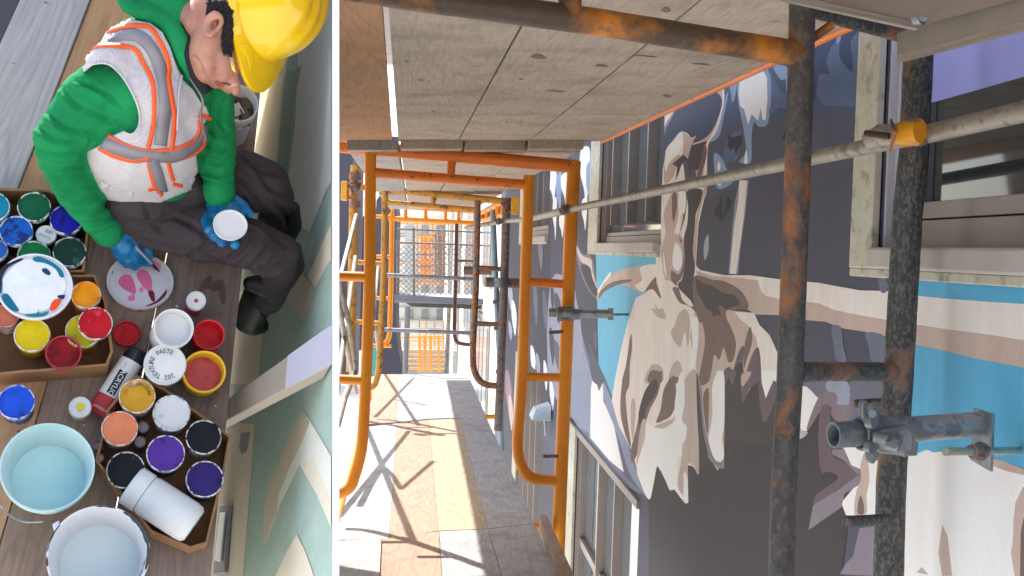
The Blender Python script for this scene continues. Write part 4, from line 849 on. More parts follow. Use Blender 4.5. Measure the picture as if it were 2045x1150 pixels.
# ---- wall beside and below the platform edge with green and cream chevrons
EV = (H(520, 200) - H(424, 1146)).normalized()
WN = EV.cross(NL).normalized()                  # points right
if WN.dot(H(600, 600) - H(400, 600)) < 0: WN = -WN
W2 = Plane(H(480, 560) + WN * .165, WN)
WLM = Matrix(((EV.x, NL.x, -WN.x, 0), (EV.y, NL.y, -WN.y, 0), (EV.z, NL.z, -WN.z, 0), (0, 0, 0, 1))); WLM.translation = H(480, 560) + WN * .165
if WLM.to_3x3().determinant() < 0: pass
def wall_poly(b, pts, off=0): b.poly([W2.hit(x, y, -off) for x, y in pts])
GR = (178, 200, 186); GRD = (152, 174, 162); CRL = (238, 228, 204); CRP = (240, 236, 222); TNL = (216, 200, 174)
wb = MB(WLM)
v = [W2.hit(x, y) for x, y in ((546, -30), (662.5, -30), (662.5, 1250), (404, 1250))]
wb.prism(v, WN * .006)
LGRN = paint('sea_green_wall_paint', GR, .08, 5)
lw = wb.build('chevron_wall', LGRN); tag(lw, 'wall painted with sea green and cream chevrons below the plank edge', 'wall')
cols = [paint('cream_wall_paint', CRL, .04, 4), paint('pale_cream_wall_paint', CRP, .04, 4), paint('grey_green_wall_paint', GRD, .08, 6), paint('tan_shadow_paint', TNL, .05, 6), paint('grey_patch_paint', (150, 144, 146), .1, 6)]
chp = []
WLI = WLM.inverted()
for ci, pts in ((0, [(500, -120), (600, -120), (566, 178), (558, 274), (553, 334), (515, 420), (400, 500), (400, 100)]),
                (1, [(602, -120), (662.4, -120), (662.4, 362), (655, 375), (619, 464), (587, 445), (575, 362), (590, 250)]),
                (2, L2((740, 440), (825, 400), (800, 520), (775, 640), (762, 780), (750, 900), (735, 1095), (675, 1010), (690, 830), (715, 600))),
                (0, L4((957, 255), (957, 450), (865, 612), (815, 555), (880, 420), (930, 300))),
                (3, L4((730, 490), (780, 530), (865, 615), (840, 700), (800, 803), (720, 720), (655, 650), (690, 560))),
                (0, L4((360, 640), (577, 640), (565, 860), (543, 1090), (540, 1170), (330, 1170), (400, 860))),
                (0, L6((300, 280), (503, 300), (490, 500), (475, 700), (462, 860), (438, 1160), (200, 1160), (290, 780))),
                (1, L6((765, 215), (820, 290), (934.5, 480), (934.5, 880), (850, 690), (755, 525), (700, 640), (640, 760), (600, 880), (550, 990), (555, 780), (570, 660), (630, 540), (700, 370))),
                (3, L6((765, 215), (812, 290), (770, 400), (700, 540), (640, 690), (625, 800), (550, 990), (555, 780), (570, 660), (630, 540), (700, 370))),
                (0, L6((765, 530), (830, 480), (934.5, 720), (934.5, 880), (850, 690))),
                (0, L6((740, 915), (790, 1020), (840, 1160), (615, 1160), (680, 1020))),
                (4, L6((425, 350), (480, 340), (470, 400), (460, 450), (430, 470), (415, 430)))):
    pp = [WLI @ W2.hit(min(max(x, 542 - .103 * y - 10), 662.4), min(max(y, -29), 1249)) for x, y in pts]
    chp.append((ci, [(p.x, p.y) for p in pp]))
cb_, ks = flat_paint(WLM, chp, .0012)
cb_.build('chevron_paint', [cols[k] for k in ks], lw)
sh = MB(WLM)
def edge_pt(y, h): return H(542 - .103 * y - 12, y, 0) + NL * h
sh.prism([edge_pt(-1000, -.04), edge_pt(1230, -.04), edge_pt(1230, -3.6), edge_pt(-1000, -3.6)], -WN * .01)  # unseen sheet added to stop low sun and bounce light onto the wall
tag(sh.build('sun_block_sheet', mat('sun_block_sheet_white', (232, 230, 224), .8, var=.05, scale=3)), 'unseen white sheet added straight down under the plank edge to block sun', 'sheet')
# metal vent frame on the wall and steel beam
vf = thing('metal_vent', 'small silver framed vent on the cream strip below the deck edge', 'vent', W2.hit(435, 1070))
T2 = lambda pts, o0, th: None
b = MB(WLM); b.prism([W2.hit(x, y, -.016) for x, y in L6((306, 760), (358, 745), (330, 1130), (268, 1140))], WN * .012); b.build('frame', mat('grey_vent_frame', (158, 158, 162), .5, metal=.2), vf, bevel=.002)
b = MB(WLM); b.prism([W2.hit(x, y, -.026) for x, y in L6((305, 795), (335, 795), (308, 1070), (275, 1062))], WN * .009); b.build('panel', mat('silver_vent_panel', (186, 190, 194), .3, metal=.5), vf, bevel=.004)
sb = thing('steel_beam', 'square painted steel beam running from the deck edge over the chevron wall', 'beam', H(460, 840, -.1))
hb = -.10
A0, A1 = H(440, 806, hb), H(662.3, 648, .42); B0, B1 = H(440, 846, hb), H(662.3, 728, .42)
b = MB(); b.prism([A0, A1, B1, B0], -NL * .1); o = b.build('tube', mat('beige_beam_paint', (172, 160, 146), .5, var=.06, scale=6), sb, bevel=.003)
b = MB(); b.prism([A0.lerp(A1, .64) + NL * .0015, A1 + NL * .0015, B1 + NL * .0015, B0.lerp(B1, .62) + NL * .0015], -NL * .001); b.build('lilac_tape', mat('pale_lilac_paint', (196, 194, 208), .5, var=.05, scale=6), sb)
b = MB(LM); b.box(-.0, .0, 0, 0, 0, 0) if False else None

# ---- pots and jars
WHP = mat('white_pot_plastic', (226, 226, 226), .42, var=.05, scale=20)
WHD = mat('paint_smeared_white_rim', (226, 224, 226), .5, var=.06, scale=20, rgb2=(120, 110, 130), thr=.6, pscale=70, rgb3=(180, 160, 170), thr3=.6, p3=40)
COL = {}
def wet(name, c, **k):
    COL[name] = c
    if 'rgb2' not in k: k.update(rgb2=tuple(int(v * .72) for v in c), thr=.6, pscale=34, soft=.08)
    return mat(name, c, k.pop('rough', .36), var=k.pop('var', .12), scale=k.pop('scale', 26), bump=.2, bscale=50, coat=.0, spec=.18, **k)
def ink(): return mat('black_marker_ink', (40, 38, 42), .7, var=0)
def pot(px, py, rp, h, label, lid_c, body_c, cat='paint pot', open_=None, tilt=None, hgt=.085, group=None, name='paint_pot', flat=True, speck=None):
    """round pot whose lid centre appears at px,py with pixel radius rp and lid height h above the deck"""
    p = H(px, py, h); r = rp * mpx(px, py, h)
    t = thing(name, label, cat, p - NL * hgt, group)
    M = LF(p, random.uniform(0, 6), tilt)
    b = MB(M); n = 36
    bm_ = body_c
    if open_ is None:
        b.lathe(M, [(r * .80, -hgt), (r * .86, -hgt + .004), (r * .90, -.022), (r * .965, -.018), (r * .965, -.012)], n); b.build('body', bm_, t)
        b = MB(M); b.lathe(M, [(r * .97, -.016), (r, -.014), (r, -.003), (r * .985, 0), (r * .95, .0005), (r * .935, -.003), (r * .925, -.0052)], n); b.build('lid', speck or mat('rim_smeared_' + lid_c.name, (228, 226, 228), .5, var=.06, scale=20, rgb2=COL.get(lid_c.name, (120, 110, 130)), thr=.52, pscale=60, soft=.03, rgb3=(190, 176, 180), thr3=.6, p3=40), t)
        b = MB(M); b.lathe(M, [(r * .93, -.0045), (r * .6, -.0035), (0.0001, -.003)], n, wob=.008); b.build('paint_film', lid_c, t)
    else:
        depth = open_
        b.lathe(M, [(r * .82, -hgt), (r * .93, -hgt + .005), (r * .95, -.03), (r * .94, -.02), (r, -.016), (r, -.002), (r * .985, .0), (r * .9, -.001), (r * .87, -.012), (r * .86, -depth)], n); b.build('body', bm_, t)
        b = MB(M); b.lathe(M, [(r * .861, -depth + .0015), (r * .5, -depth + .001), (0.0001, -depth + .001)], n); b.build('paint', lid_c, t)
    return t, M, r
GA = 'pots in the upper left cardboard box'; GB = 'pots in the middle cardboard box'; GCx = 'pots in the lower cardboard box'
blk = mat('dark_pot_side', (40, 44, 56), .5, var=.2, rgb2=(190, 190, 196), thr=.64, pscale=40)
gside = mat('green_smeared_pot_side', (44, 74, 66), .5, var=.2, rgb2=(190, 200, 196), thr=.6, pscale=40)
A = [(68, 412, 34, wet('dark_green_paint', (22, 92, 62), rgb2=(200, 220, 210), thr=.78, pscale=50), gside, 'dark green topped pot at the back of the upper box, white streaks on it'),
     (132, 438, 33, wet('ultramarine_paint', (34, 30, 156), rgb2=(24, 22, 100), thr=.55, pscale=30), blk, 'deep ultramarine pot partly under the green sleeve'),
     (32, 460, 34, wet('bright_blue_paint', (26, 92, 178), rgb2=(30, 50, 110), thr=.54, pscale=36), blk, 'bright blue smeared pot in the upper box'),
     (-14, 412, 34, wet('turquoise_paint', (20, 130, 160), rgb2=(220, 230, 230), thr=.62, pscale=40), blk, 'turquoise pot cut by the left picture edge'),
     (139, 502, 34, wet('bottle_green_paint', (26, 58, 46), rgb2=(40, 90, 80), thr=.62, pscale=50), gside, 'bottle green pot in the front corner of the upper box'),
     (68, 510, 34, wet('leaf_green_paint', (22, 116, 62)), gside, 'leaf green pot half hidden by the big white lid'),
     (-8, 498, 24, wet('mid_blue_paint', (44, 92, 170), rgb2=(160, 180, 200), thr=.62, pscale=60), blk, 'small blue pot at the left picture edge below the turquoise one')]
for x, y, r, lc, bc, lab in A: pot(x, y, r, .10, lab, lc, bc, group=GA)
t, M_, r_ = pot(92, 468, 21, .085, 'small white capped jar marked 200 among the blue and green pots', WHP, blk, group=GA, speck=WHP)
text_mesh('lettering', '200', r_ * .5, M_ @ Matrix.Translation((r_ * .1, r_ * .35, .0006)), ink(), t); b = MB(M_); b.tube([M_ @ Vector((r_ * (-.6 + .1 * k), r_ * (-.25 + (.16 if k % 2 else -.14)), .0004)) for k in range(13)], .0006, 5); b.build('scribble', ink(), t)
ysd = mat('yellow_pot_side', (204, 176, 40), .5, var=.15, rgb2=(90, 84, 40), thr=.6, pscale=40)
rsd = mat('red_jar_side', (160, 34, 48), .45, var=.15)
pot(172, 588, 30, .10, 'orange paint pot at the right corner of the middle box', wet('orange_paint_film', (248, 152, 18)), mat('orange_pot_side', (206, 120, 50), .5, var=.1), group=GB)
pot(64, 668, 37, .09, 'yellow lidded pot with green marks in the middle box', wet('yellow_paint_film', (218, 190, 20), rgb2=(60, 90, 40), thr=.7, pscale=30), ysd, group=GB)
pot(166, 660, 36, .085, 'yellow pot beneath the tilted red lid', wet('yellow_green_paint', (200, 190, 20)), ysd, group=GB)
pot(191, 645, 35, .118, 'crimson lid resting tilted on the yellow pot', wet('crimson_paint', (186, 14, 30), rgb2=(214, 60, 80), thr=.63, pscale=50), WHD, hgt=.014, cat='pot lid', name='pot_lid', tilt=(.8, .12))
pot(127, 704, 37, .10, 'open crimson jar leaning at the front of the middle box', wet('crimson_liquid', (168, 14, 28)), rsd, open_=.035, tilt=(.5, .22), group=GB)
pot(12, 630, 26, .07, 'salmon coloured pot under the edge of the big white lid', wet('salmon_paint', (214, 120, 90)), WHD, group=GB)
pot(253, 665, 28, .014, 'loose lid filled with red paint lying on the planks', wet('scarlet_paint', (198, 12, 26), rgb2=(120, 16, 24), thr=.58, pscale=40), mat('red_lid_rim', (190, 30, 44), .4, rgb2=(220, 180, 180), thr=.66, pscale=40), open_=.008, hgt=.014, cat='pot lid', name='pot_lid')
t, M_, r_ = pot(347, 655, 41, .15, 'tall open white jar standing above the texture paste jar', WHP, WHP, open_=.035, tilt=(.5, .16), hgt=.13, cat='jar', name='white_jar')
t, M_, r_ = pot(330, 727, 43, .11, 'white jar hand lettered texture paste on its round lid', WHP, WHP, hgt=.1, cat='jar', name='white_jar', tilt=(.4, .1), speck=WHP)
Mt = LF(H(330, 727, .112), 0, (.4, .1))
def arc_text(txt, M, r, a0, da, size, m, parent, flip=False):
    for k, chx in enumerate(txt):
        if chx == ' ': continue
        a = a0 + da * k
        text_mesh('lettering', chx, size, M @ Matrix.Rotation(a, 4, 'Z') @ Matrix.Translation((0, r, .0008)) @ Matrix.Rotation(math.pi if flip else 0, 4, 'Z'), m, parent)
arc_text('202 TEXTURE PASTE', Mt @ Matrix.Translation((0, 0, -.0035)), r_ * .64, -2.5, -.262, r_ * .32, ink(), t)
t, M_, r_ = pot(392, 600, 20, .11, 'small red bottle with white cap and red dot near the deck edge', WHP, mat('red_bottle', (176, 24, 48), .4), hgt=.09, cat='bottle', name='paint_bottle', tilt=(.3, .12), speck=WHP)
b = MB(M_); b.lathe(M_ @ Matrix.Translation((0, 0, -.0022)), [(r_ * .22, 0), (r_ * .2, .0006), (.0001, .0006)], 16); b.build('red_dot', mat('red_dot_paint', (204, 16, 40), .4), t)
pot(418, 668, 32, .10, 'open bright red jar right of the tall white jar', wet('bright_red_liquid', (206, 14, 30)), mat('bright_red_jar', (206, 26, 44), .4, var=.1), open_=.04, tilt=(.5, .14), hgt=.08, cat='jar', name='paint_jar')
t, M_, r_ = pot(408, 742, 44, .10, 'dripping yellow can with pink paint inside at the deck edge', wet('dusty_pink_paint', (206, 92, 96)), mat('yellow_can_side', (226, 180, 24), .4, var=.1, rgb2=(110, 60, 50), thr=.62, pscale=24, soft=.02), open_=.06, tilt=(.2, .12), hgt=.085, cat='paint can', name='paint_can')
pot(32, 802, 38, .09, 'royal blue pot standing alone left of the paint tube', wet('royal_blue_paint', (34, 82, 206), rough=.5), mat('blue_smeared_side', (44, 66, 140), .5, var=.2, rgb2=(180, 190, 220), thr=.56, pscale=40), hgt=.075)
t, M_, r_ = pot(160, 813, 23, .06, 'small white capped bottle with a yellow dab between bucket and tube', WHP, mat('pale_bottle_side', (200, 200, 186), .4), hgt=.05, cat='bottle', name='paint_bottle', speck=WHP)
b = MB(LM); b.prism([H(x, y, .0615) for x, y in smooth2(L5((428, 185), (450, 180), (474, 186), (470, 210), (445, 228), (432, 210)), 3)], -NL * .002); b.build('yellow_dab', mat('yellow_dab_paint', (226, 212, 20), .4), t)
C_ = [(274, 790, 37, wet('ochre_paint', (206, 152, 40), rgb2=(226, 220, 210), thr=.6, pscale=16), WHD, 'ochre lidded pot hand lettered yellow ochre', None),
      (343, 824, 38, mat('dusty_white_paint', (212, 212, 214), .5, rgb2=(130, 130, 140), thr=.68, pscale=50), WHP, 'plain white lidded pot at the top of the lower box', None),
      (239, 855, 37, wet('peach_paint', (222, 132, 92), rgb2=(176, 120, 90), thr=.66, pscale=30, rough=.45), WHD, 'peach orange pot in the lower box beside the paint tube', None),
      (407, 872, 36, wet('glossy_black_paint', (22, 22, 28), rgb2=(190, 190, 200), thr=.74, pscale=40), WHD, 'black pot with white specks at the right corner of the lower box', None),
      (331, 905, 39, wet('mid_purple_paint', (88, 52, 150), rough=.5, var=.05), mat('purple_smeared_side', (60, 50, 130), .5, rgb2=(200, 196, 214), thr=.58, pscale=40), 'mid purple pot in the middle of the lower box', None),
      (251, 938, 39, wet('scratched_black_paint', (20, 20, 24), rgb2=(120, 110, 110), thr=.72, pscale=60), blk, 'black pot with scratched lid at the left of the lower box', None),
      (409, 956, 38, wet('dark_violet_paint', (48, 30, 104)), mat('violet_smeared_side', (50, 44, 120), .5, rgb2=(210, 206, 220), thr=.54, pscale=40), 'dark violet pot at the right side of the lower box', None)]
for x, y, r, lc, bc, lab, _ in C_:
    t, M_, r_ = pot(x, y, r, .10, lab, lc, bc, group=GCx)
    if 'ochre' in lab: arc_text('121 YELLOW OCHRE', LF(H(x, y, .1)), r_ * .66, 1.45, -.19, r_ * .27, ink(), t)
for x, y, r, h, lab, c in ((286, 852, 12, .07, 'small grey capped tube behind the peach pot, upper one', (120, 112, 112)), (280, 882, 12, .07, 'small grey capped tube between peach and purple pots', (126, 116, 118)), (196, 890, 10, .06, 'small mauve cap at the left corner of the lower box', (150, 128, 138)), (198, 914, 10, .06, 'lower of two mauve caps at the left corner of the lower box', (160, 140, 150))):
    pot(x, y, r, h, lab, mat('cap_%d' % y, c, .5), mat('cap_%d' % y, c, .5), hgt=.06, cat='paint tube', name='small_tube', speck=mat('cap_%d' % y, c, .5), group='small capped tubes in the lower box')
# lying white jar in box
lj = thing('white_jar', 'plain white jar lying on its side at the front of the lower box', 'jar', H(330, 1010, .05))
a = H(262, 968, .075); c = H(388, 1050, .075); ax = (c - a).normalized(); xx = ax.orthogonal().normalized(); yy = ax.cross(xx)
JM = Matrix(((xx.x, yy.x, ax.x, 0), (xx.y, yy.y, ax.y, 0), (xx.z, yy.z, ax.z, 0), (0, 0, 0, 1))); JM.translation = a
L_ = (c - a).length; R_ = 43 * mpx(330, 1000, .075)
b = MB(JM); b.lathe(JM, [(R_ * .95, .034), (R_ * .95, .038), (R_, .042), (R_, L_ - .02), (R_ * .95, L_ - .006), (R_ * .8, L_), (.0001, L_)], 40); b.build('body', WHP, lj)
b = MB(JM); b.lathe(JM, [(.0001, 0), (R_ * .95, 0), (R_ * 1.0, .003), (R_ * 1.0, .030), (R_ * .97, .033)], 40); b.build('cap', WHP, lj)
# paint tube with lettering
tu = thing('paint_tube', 'red and white acrylic tube with black cap lying by the lower box', 'paint tube', H(230, 765, .02))
ta, tb = H(197, 828, .035), H(262, 722, .045); tx = (tb - ta).normalized(); ty = NL.cross(tx).normalized(); tn = tx.cross(ty)
TMx = Matrix(((tx.x, ty.x, tn.x, 0), (tx.y, ty.y, tn.y, 0), (tx.z, ty.z, tn.z, 0), (0, 0, 0, 1))); TMx.translation = ta
Lt = (tb - ta).length
def tubeshape(x0, x1, m, name, off=0.0):
    b = MB(TMx); prof = []; n = 24; rings = []
    for i in range(9):
        f = (x0 + (x1 - x0) * i / 8); k = f / Lt; wy = .026 - .002 * k; hz = .003 + .020 * min(1, k * 1.3) ** .7
        rings.append([b.av(TMx @ Vector((f, (wy + off) * math.cos(a), (hz + off) * math.sin(a)))) for a in [2 * math.pi * q_ / n for q_ in range(n)]])
    for A_, B_ in zip(rings, rings[1:]):
        for q_ in range(n): b.face((A_[q_], A_[(q_ + 1) % n], B_[(q_ + 1) % n], B_[q_]), True)
    b.face(rings[0][::-1]); b.face(rings[-1]); return b.build(name, m, tu)
tubeshape(0, Lt * .33, mat('red_tube_label', (178, 24, 38), .35), 'red_band'); tubeshape(Lt * .3301, Lt, mat('white_tube', (206, 202, 200), .35), 'body')
b = MB(TMx); b.tube([TMx @ Vector((Lt, 0, 0)), TMx @ Vector((Lt + .004, 0, 0)), TMx @ Vector((Lt + .026, 0, 0)), TMx @ Vector((Lt + .03, 0, 0))], [.0225, .022, .0195, .017], 28); b.build('cap', mat('black_cap', (20, 20, 22), .35), tu)
def on_tube(x, y): 
    k = x / Lt; wy = .026 - .002 * k; hz = .003 + .020 * max(0, min(1, k * 1.3)) ** .7
    return hz * math.sqrt(max(0, 1 - (y / wy) ** 2))
b = MB(TMx)
for s_ in range(8):
    x0 = Lt * .36; x1 = Lt * .78; y0 = -.009 + .018 * s_ / 8; y1 = -.009 + .018 * (s_ + 1) / 8
    b.poly([TMx @ Vector((xx_, yy_, on_tube(xx_, yy_) + .0008)) for xx_, yy_ in ((x0, y0), (x1, y0), (x1, y1), (x0, y1))])
b.build('black_label', mat('black_label', (22, 22, 26), .4), tu)
def ttext(txt, x, y, size, m, rot=0):
    o = text_mesh('lettering', txt, size, TMx @ Matrix.Translation((x, y, 0)) @ Matrix.Rotation(rot, 4, 'Z'), m, tu)
    R = Matrix.Translation((x, y, 0)) @ Matrix.Rotation(rot, 4, 'Z')
    for v_ in o.data.vertices:
        p_ = R @ v_.co; v_.co.z = on_tube(p_.x, p_.y).real + .0016
wi = mat('white_print', (225, 225, 225), .4, var=0)
ttext('ACRYLIC', Lt * .57, 0, .0145, wi, math.pi); ttext('AMSTERDAM', Lt * .10, 0, .0068, wi, math.pi / 2); ttext('Standard Series', Lt * .52, -.0145, .0050, ink(), math.pi); ttext('120 ml', Lt * .88, .004, .004, ink(), math.pi)

# ---- big lids
bl_ = thing('paint_palette', 'big white paint smeared bucket lid lying across both boxes', 'bucket lid', H(70, 575, .11))
p = H(70, 572, .115); r = 77 * mpx(70, 572, .115); M = LF(p, 0, (.2, .12))
b = MB(M); b.lathe(M, [(r * .9, -.012), (r * .99, -.012), (r, -.002), (r * .985, .002), (r * .94, .002), (r * .92, -.003), (r * .86, -.003), (.0001, -.0025)], 56, sy=.94); b.build('disc', mat('white_lid_plastic', (232, 232, 238), .4, var=.03), bl_)
def dabs(parent, Mx, h, items):
    for nm, c, pts in items:
        b = MB(Mx); b.prism([Plane(Mx.translation, Mx.to_3x3() @ Vector((0, 0, 1))).hit(x, y, h) for x, y in smooth2(pts, 3)], -NL * .0008)
        b.build(nm, wet(nm + '_film', c, rgb2=tuple(int(v * .95) for v in c), thr=.55), parent)
dabs(bl_, M, .001, [
 ('white_paint_pool', (240, 240, 246), L3((50, 520), (120, 460), (220, 455), (320, 500), (375, 580), (370, 640), (330, 700), (250, 750), (150, 765), (80, 740), (20, 650), (10, 580)))])
dabs(bl_, M, .0022, [
 ('blue_dab', (30, 70, 96), L3((240, 510), (265, 505), (290, 530), (280, 545), (250, 530))),
 ('teal_dab', (30, 118, 150), L3((190, 445), (230, 440), (300, 470), (350, 510), (368, 550), (345, 555), (320, 510), (260, 475), (200, 465))),
 ('teal_smear', (26, 110, 140), L3((10, 665), (40, 650), (80, 700), (110, 750), (70, 745), (30, 710))),
 ('teal_streak', (24, 130, 150), L3((140, 770), (210, 765), (220, 735), (228, 765), (280, 750), (260, 775), (180, 782))),
 ('orange_dab', (236, 84, 40), L3((305, 690), (345, 680), (350, 700), (315, 745), (285, 740))),
 ('navy_dab', (24, 50, 110), L3((330, 662), (372, 658), (365, 680), (340, 678))),
 ('black_smear', (44, 44, 52), L3((0, 520), (40, 480), (120, 450), (125, 460), (60, 490), (20, 540), (5, 600), (0, 640))),
 ('green_smear', (40, 90, 110), L3((0, 560), (14, 580), (10, 640), (-5, 640)))])
plid = thing('palette_lid', 'white lid used as palette with pink and maroon paint', 'bucket lid', H(282, 562, .0))
p = H(280, 562, .014); r = 68 * mpx(280, 562, .014); M = LF(p)
b = MB(M); b.lathe(M, [(r * .95, -.012), (r, -.008), (r, -.001), (r * .985, .001), (r * .90, -.001), (r * .88, -.004), (.0001, -.004)], 56, sy=.9); b.build('disc', mat('palette_lid_plastic', (214, 208, 214), .4, var=.03), plid)
dabs(plid, M, -.0025, [
 ('pink_paint', (224, 104, 150), L3((680, 580), (705, 545), (750, 548), (775, 600), (778, 650), (740, 640), (695, 610))),
 ('pink_stroke', (226, 112, 160), L3((785, 540), (810, 512), (850, 530), (872, 580), (865, 635), (830, 620), (800, 580))),
 ('pale_pink_stroke', (226, 150, 186), L3((860, 480), (890, 460), (925, 490), (905, 520), (870, 505))),
 ('maroon_stroke', (120, 30, 36), L3((850, 640), (880, 635), (890, 690), (870, 690))),
 ('crimson_arc', (112, 20, 40), L3((790, 745), (850, 715), (900, 690), (945, 640), (955, 620), (950, 660), (900, 705), (840, 740))),
 ('pink_dot', (224, 120, 164), L3((735, 670), (770, 655), (772, 685), (740, 690))),
 ('pink_small_dot', (228, 130, 170), L3((800, 620), (822, 615), (820, 640), (804, 640))),
 ('maroon_arc', (130, 40, 60), L3((645, 480), (655, 490), (645, 540), (638, 520)))])

# ---- paint spots and dried drips on the planks
random.seed(21)
SP = [mat('spot_white', (214, 212, 210), .6), mat('spot_teal', (40, 120, 130), .6), mat('spot_crimson', (150, 30, 44), .6), mat('spot_brown', (86, 62, 54), .7)]
b = MB(LM)
for k in range(70):
    x = random.uniform(20, 470); y = random.uniform(560, 1140)
    if x > 530 - .103 * y: continue
    b.mi = random.choice((0, 3, 3, 1, 2)); r_ = random.choice((1, 1, 1.6, 2.4)); ph = random.uniform(0, 3)
    b.poly([H(x + r_ * (1 + .3 * math.sin(2 * a + ph)) * math.cos(a), y + r_ * math.sin(a), .0042) for a in [i * math.pi / 5 for i in range(10)]])
b.build('paint_spatter', SP, ld, 'stuff')
# ---- cardboard boxes (walls)
CARD = mat('corrugated_cardboard', (150, 110, 74), .85, var=.12, scale=10, bump=.3, bscale=60, rgb2=(120, 70, 50), thr=.66, pscale=14)
CARDI = mat('cardboard_inside', (128, 88, 56), .85, var=.12, scale=10, bump=.2)
def cbox(label, pts, h, panels=True):
    t = thing('cardboard_box', label, 'cardboard box', H(*pts[0]))
    q0 = [H(x, y, h) for x, y in pts]
    q0b = [p - NL * (h - .004) for p in q0]
    ce = sum(q0, Vector()) / len(q0)
    for i in range(len(q0)):
        a, c = q0[i], q0[(i + 1) % len(q0)]; a2, c2 = q0b[i], q0b[(i + 1) % len(q0)]
        inn = (ce - (a + c) / 2); inn = (inn - NL * inn.dot(NL)); inn = (inn - (c - a).normalized() * inn.dot((c - a).normalized())).normalized() * .005
        b = MB(LM); n = 8
        def wv(p, k): return p + NL * (.004 * noise.noise(p * 30) - .002)
        tp = [wv(a.lerp(c, k / n), k) for k in range(n + 1)]; bt = [a2.lerp(c2, k / n) for k in range(n + 1)]
        for k in range(n):
            P1 = [tp[k], tp[k + 1], tp[k + 1] + inn, tp[k] + inn]; P2 = [bt[k], bt[k + 1], bt[k + 1] + inn, bt[k] + inn]
            i1 = [b.av(p) for p in P1]; i2 = [b.av(p) for p in P2]
            b.face(i1); b.face((i1[0], i1[1], i2[1], i2[0])); b.face((i1[3], i1[2], i2[2], i2[3]))
        b.build('side_panel', CARD, t)
    b = MB(LM); b.poly([p + NL * .002 for p in q0b]); b.build('bottom', CARDI, t)
    return t
cbox('cardboard box of blue and green pots at the upper left', [(-60, 372), (100, 378), (182, 412), (176, 470), (168, 542), (-60, 545)], .085)
cbox('cardboard box with yellow, orange and red pots at the left', [(-60, 548), (190, 548), (212, 600), (226, 700), (214, 730), (-60, 752)], .085)
cbox('lower cardboard box full of purple, black and peach pots', [(272, 748), (330, 775), (462, 870), (450, 935), (415, 1085), (380, 1096), (300, 1062), (190, 920), (215, 815)], .075)

# ---- buckets
def bucket(label, px, py, rp, sy, h, shell, water, wl, name='bucket', rot=0, smear=None, tilt=None):
    t = thing(name, label, 'bucket', H(px, py, 0)); p = H(px, py, h); r = rp * mpx(px, py, h); M = LF(p, rot, tilt); H_ = h - .002
    b = MB(M); b.lathe(M, [(r * .74, -H_), (r * .93, -.03), (r * .955, -.028), (r * .99, -.026), (r * 1.0, -.004), (r * .99, 0), (r * .96, 0), (r * .935, -.006), (r * .73, -H_ + .004), (.0001, -H_ + .004)], 64); b.build('shell', shell, t)
    k = .935 - (.935 - .73) * (wl / H_)
    b = MB(M); b.lathe(M, [(r * (k - .002), -wl), (.0001, -wl)], 64); b.build('water', water, t)
    return t, M, r
t, M, r = bucket('pale turquoise tinted bucket with cloudy water and wire handle', 95, 932, 96, 1, .15, mat('tinted_white_bucket', (204, 226, 228), .4, var=.05, scale=9, rgb2=(180, 214, 214), thr=.5, pscale=8, soft=.1), mat('turquoise_rinse_water', (196, 230, 228), .2, var=.04, scale=10, rgb2=(182, 220, 218), thr=.6, pscale=12, soft=.1), .11, tilt=(2.2, .04))
b = MB(); hp = [H(-8, 985, .14), H(0, 1010, .16), H(22, 1033, .12), H(50, 1044, .1), H(86, 1042, .12)]; b.tube(rnd(hp, .05), .0018, 8); b.build('wire_handle', GALV, t)
b = MB(M)
for k in range(60):
    a = random.uniform(1.0, 2.4); rr = r * .80; c = M @ Vector((rr * math.cos(a), rr * math.sin(a), -.109)); s_ = random.uniform(.0006, .002)
    b.poly([c + (XV * math.cos(q_) + YV * math.sin(q_)) * s_ for q_ in (0, 1.3, 2.5, 3.9, 5.1)])
b.build('grit_specks', mat('dark_grit', (70, 90, 90), .8), t)
t, M, r = bucket('white bucket of grey water with black paint smeared round the rim', 197, 1108, 104, 1, .17, mat('white_bucket_plastic', (222, 222, 226), .4, var=.04), mat('grey_rinse_water', (216, 226, 224), .2, var=.04, scale=8), .12)
def rim_smear(M, r, arcs, name, m, parent, z=.0006):
    for a0, a1, w0, ri in arcs:
        b = MB(M); n = 26; A_ = []; B_ = []
        for k in range(n + 1):
            a = a0 + (a1 - a0) * k / n; w_ = w0 * max(0, math.sin(math.pi * k / n)) ** .4 * (.7 + .6 * noise.noise(Vector((a * 9, w0 * 100, ri * 30)))) + .0003
            zf = z if ri > .95 else z - (r * (.935 - ri) / (.155 * r) * .2)
            A_.append(b.av(M @ Vector(((r * ri + w_) * math.cos(a), (r * ri + w_) * math.sin(a), zf)))); B_.append(b.av(M @ Vector(((r * ri - w_) * math.cos(a), (r * ri - w_) * math.sin(a), zf - (0 if ri > .95 else .004)))))
        for k in range(n): b.face((A_[k], A_[k + 1], B_[k + 1], B_[k]))
        b.build(name, m, parent)
SM = mat('charcoal_smear', (60, 64, 68), .5, var=.1)
rim_smear(M, r, [(-.3, 1.15, .005, .965), (1.3, 1.7, .0015, .975), (2.5, 3.1, .002, .98), (3.2, 3.4, .0025, .98)], 'paint_smear', SM, t)
rim_smear(M, r, [(.35, .7, .001, .90), (.1, .5, .0008, .88), (-.9, 0.0, .003, .92)], 'paint_smear', SM, t)
b = MB(LM); b.prism([H(x, y, .15) for x, y in ((104, 1046), (118, 1038), (120, 1052), (108, 1060))], -NL * .02); b.build('handle_lug', WHP, t, bevel=.003)
t, M, r = bucket('white rubbish bucket partly hidden behind the worker\'s head', 474, 205, 42, 1, .16, WHP, mat('brown_rubbish_base', (96, 90, 80), .8, var=.3, scale=30), .05)
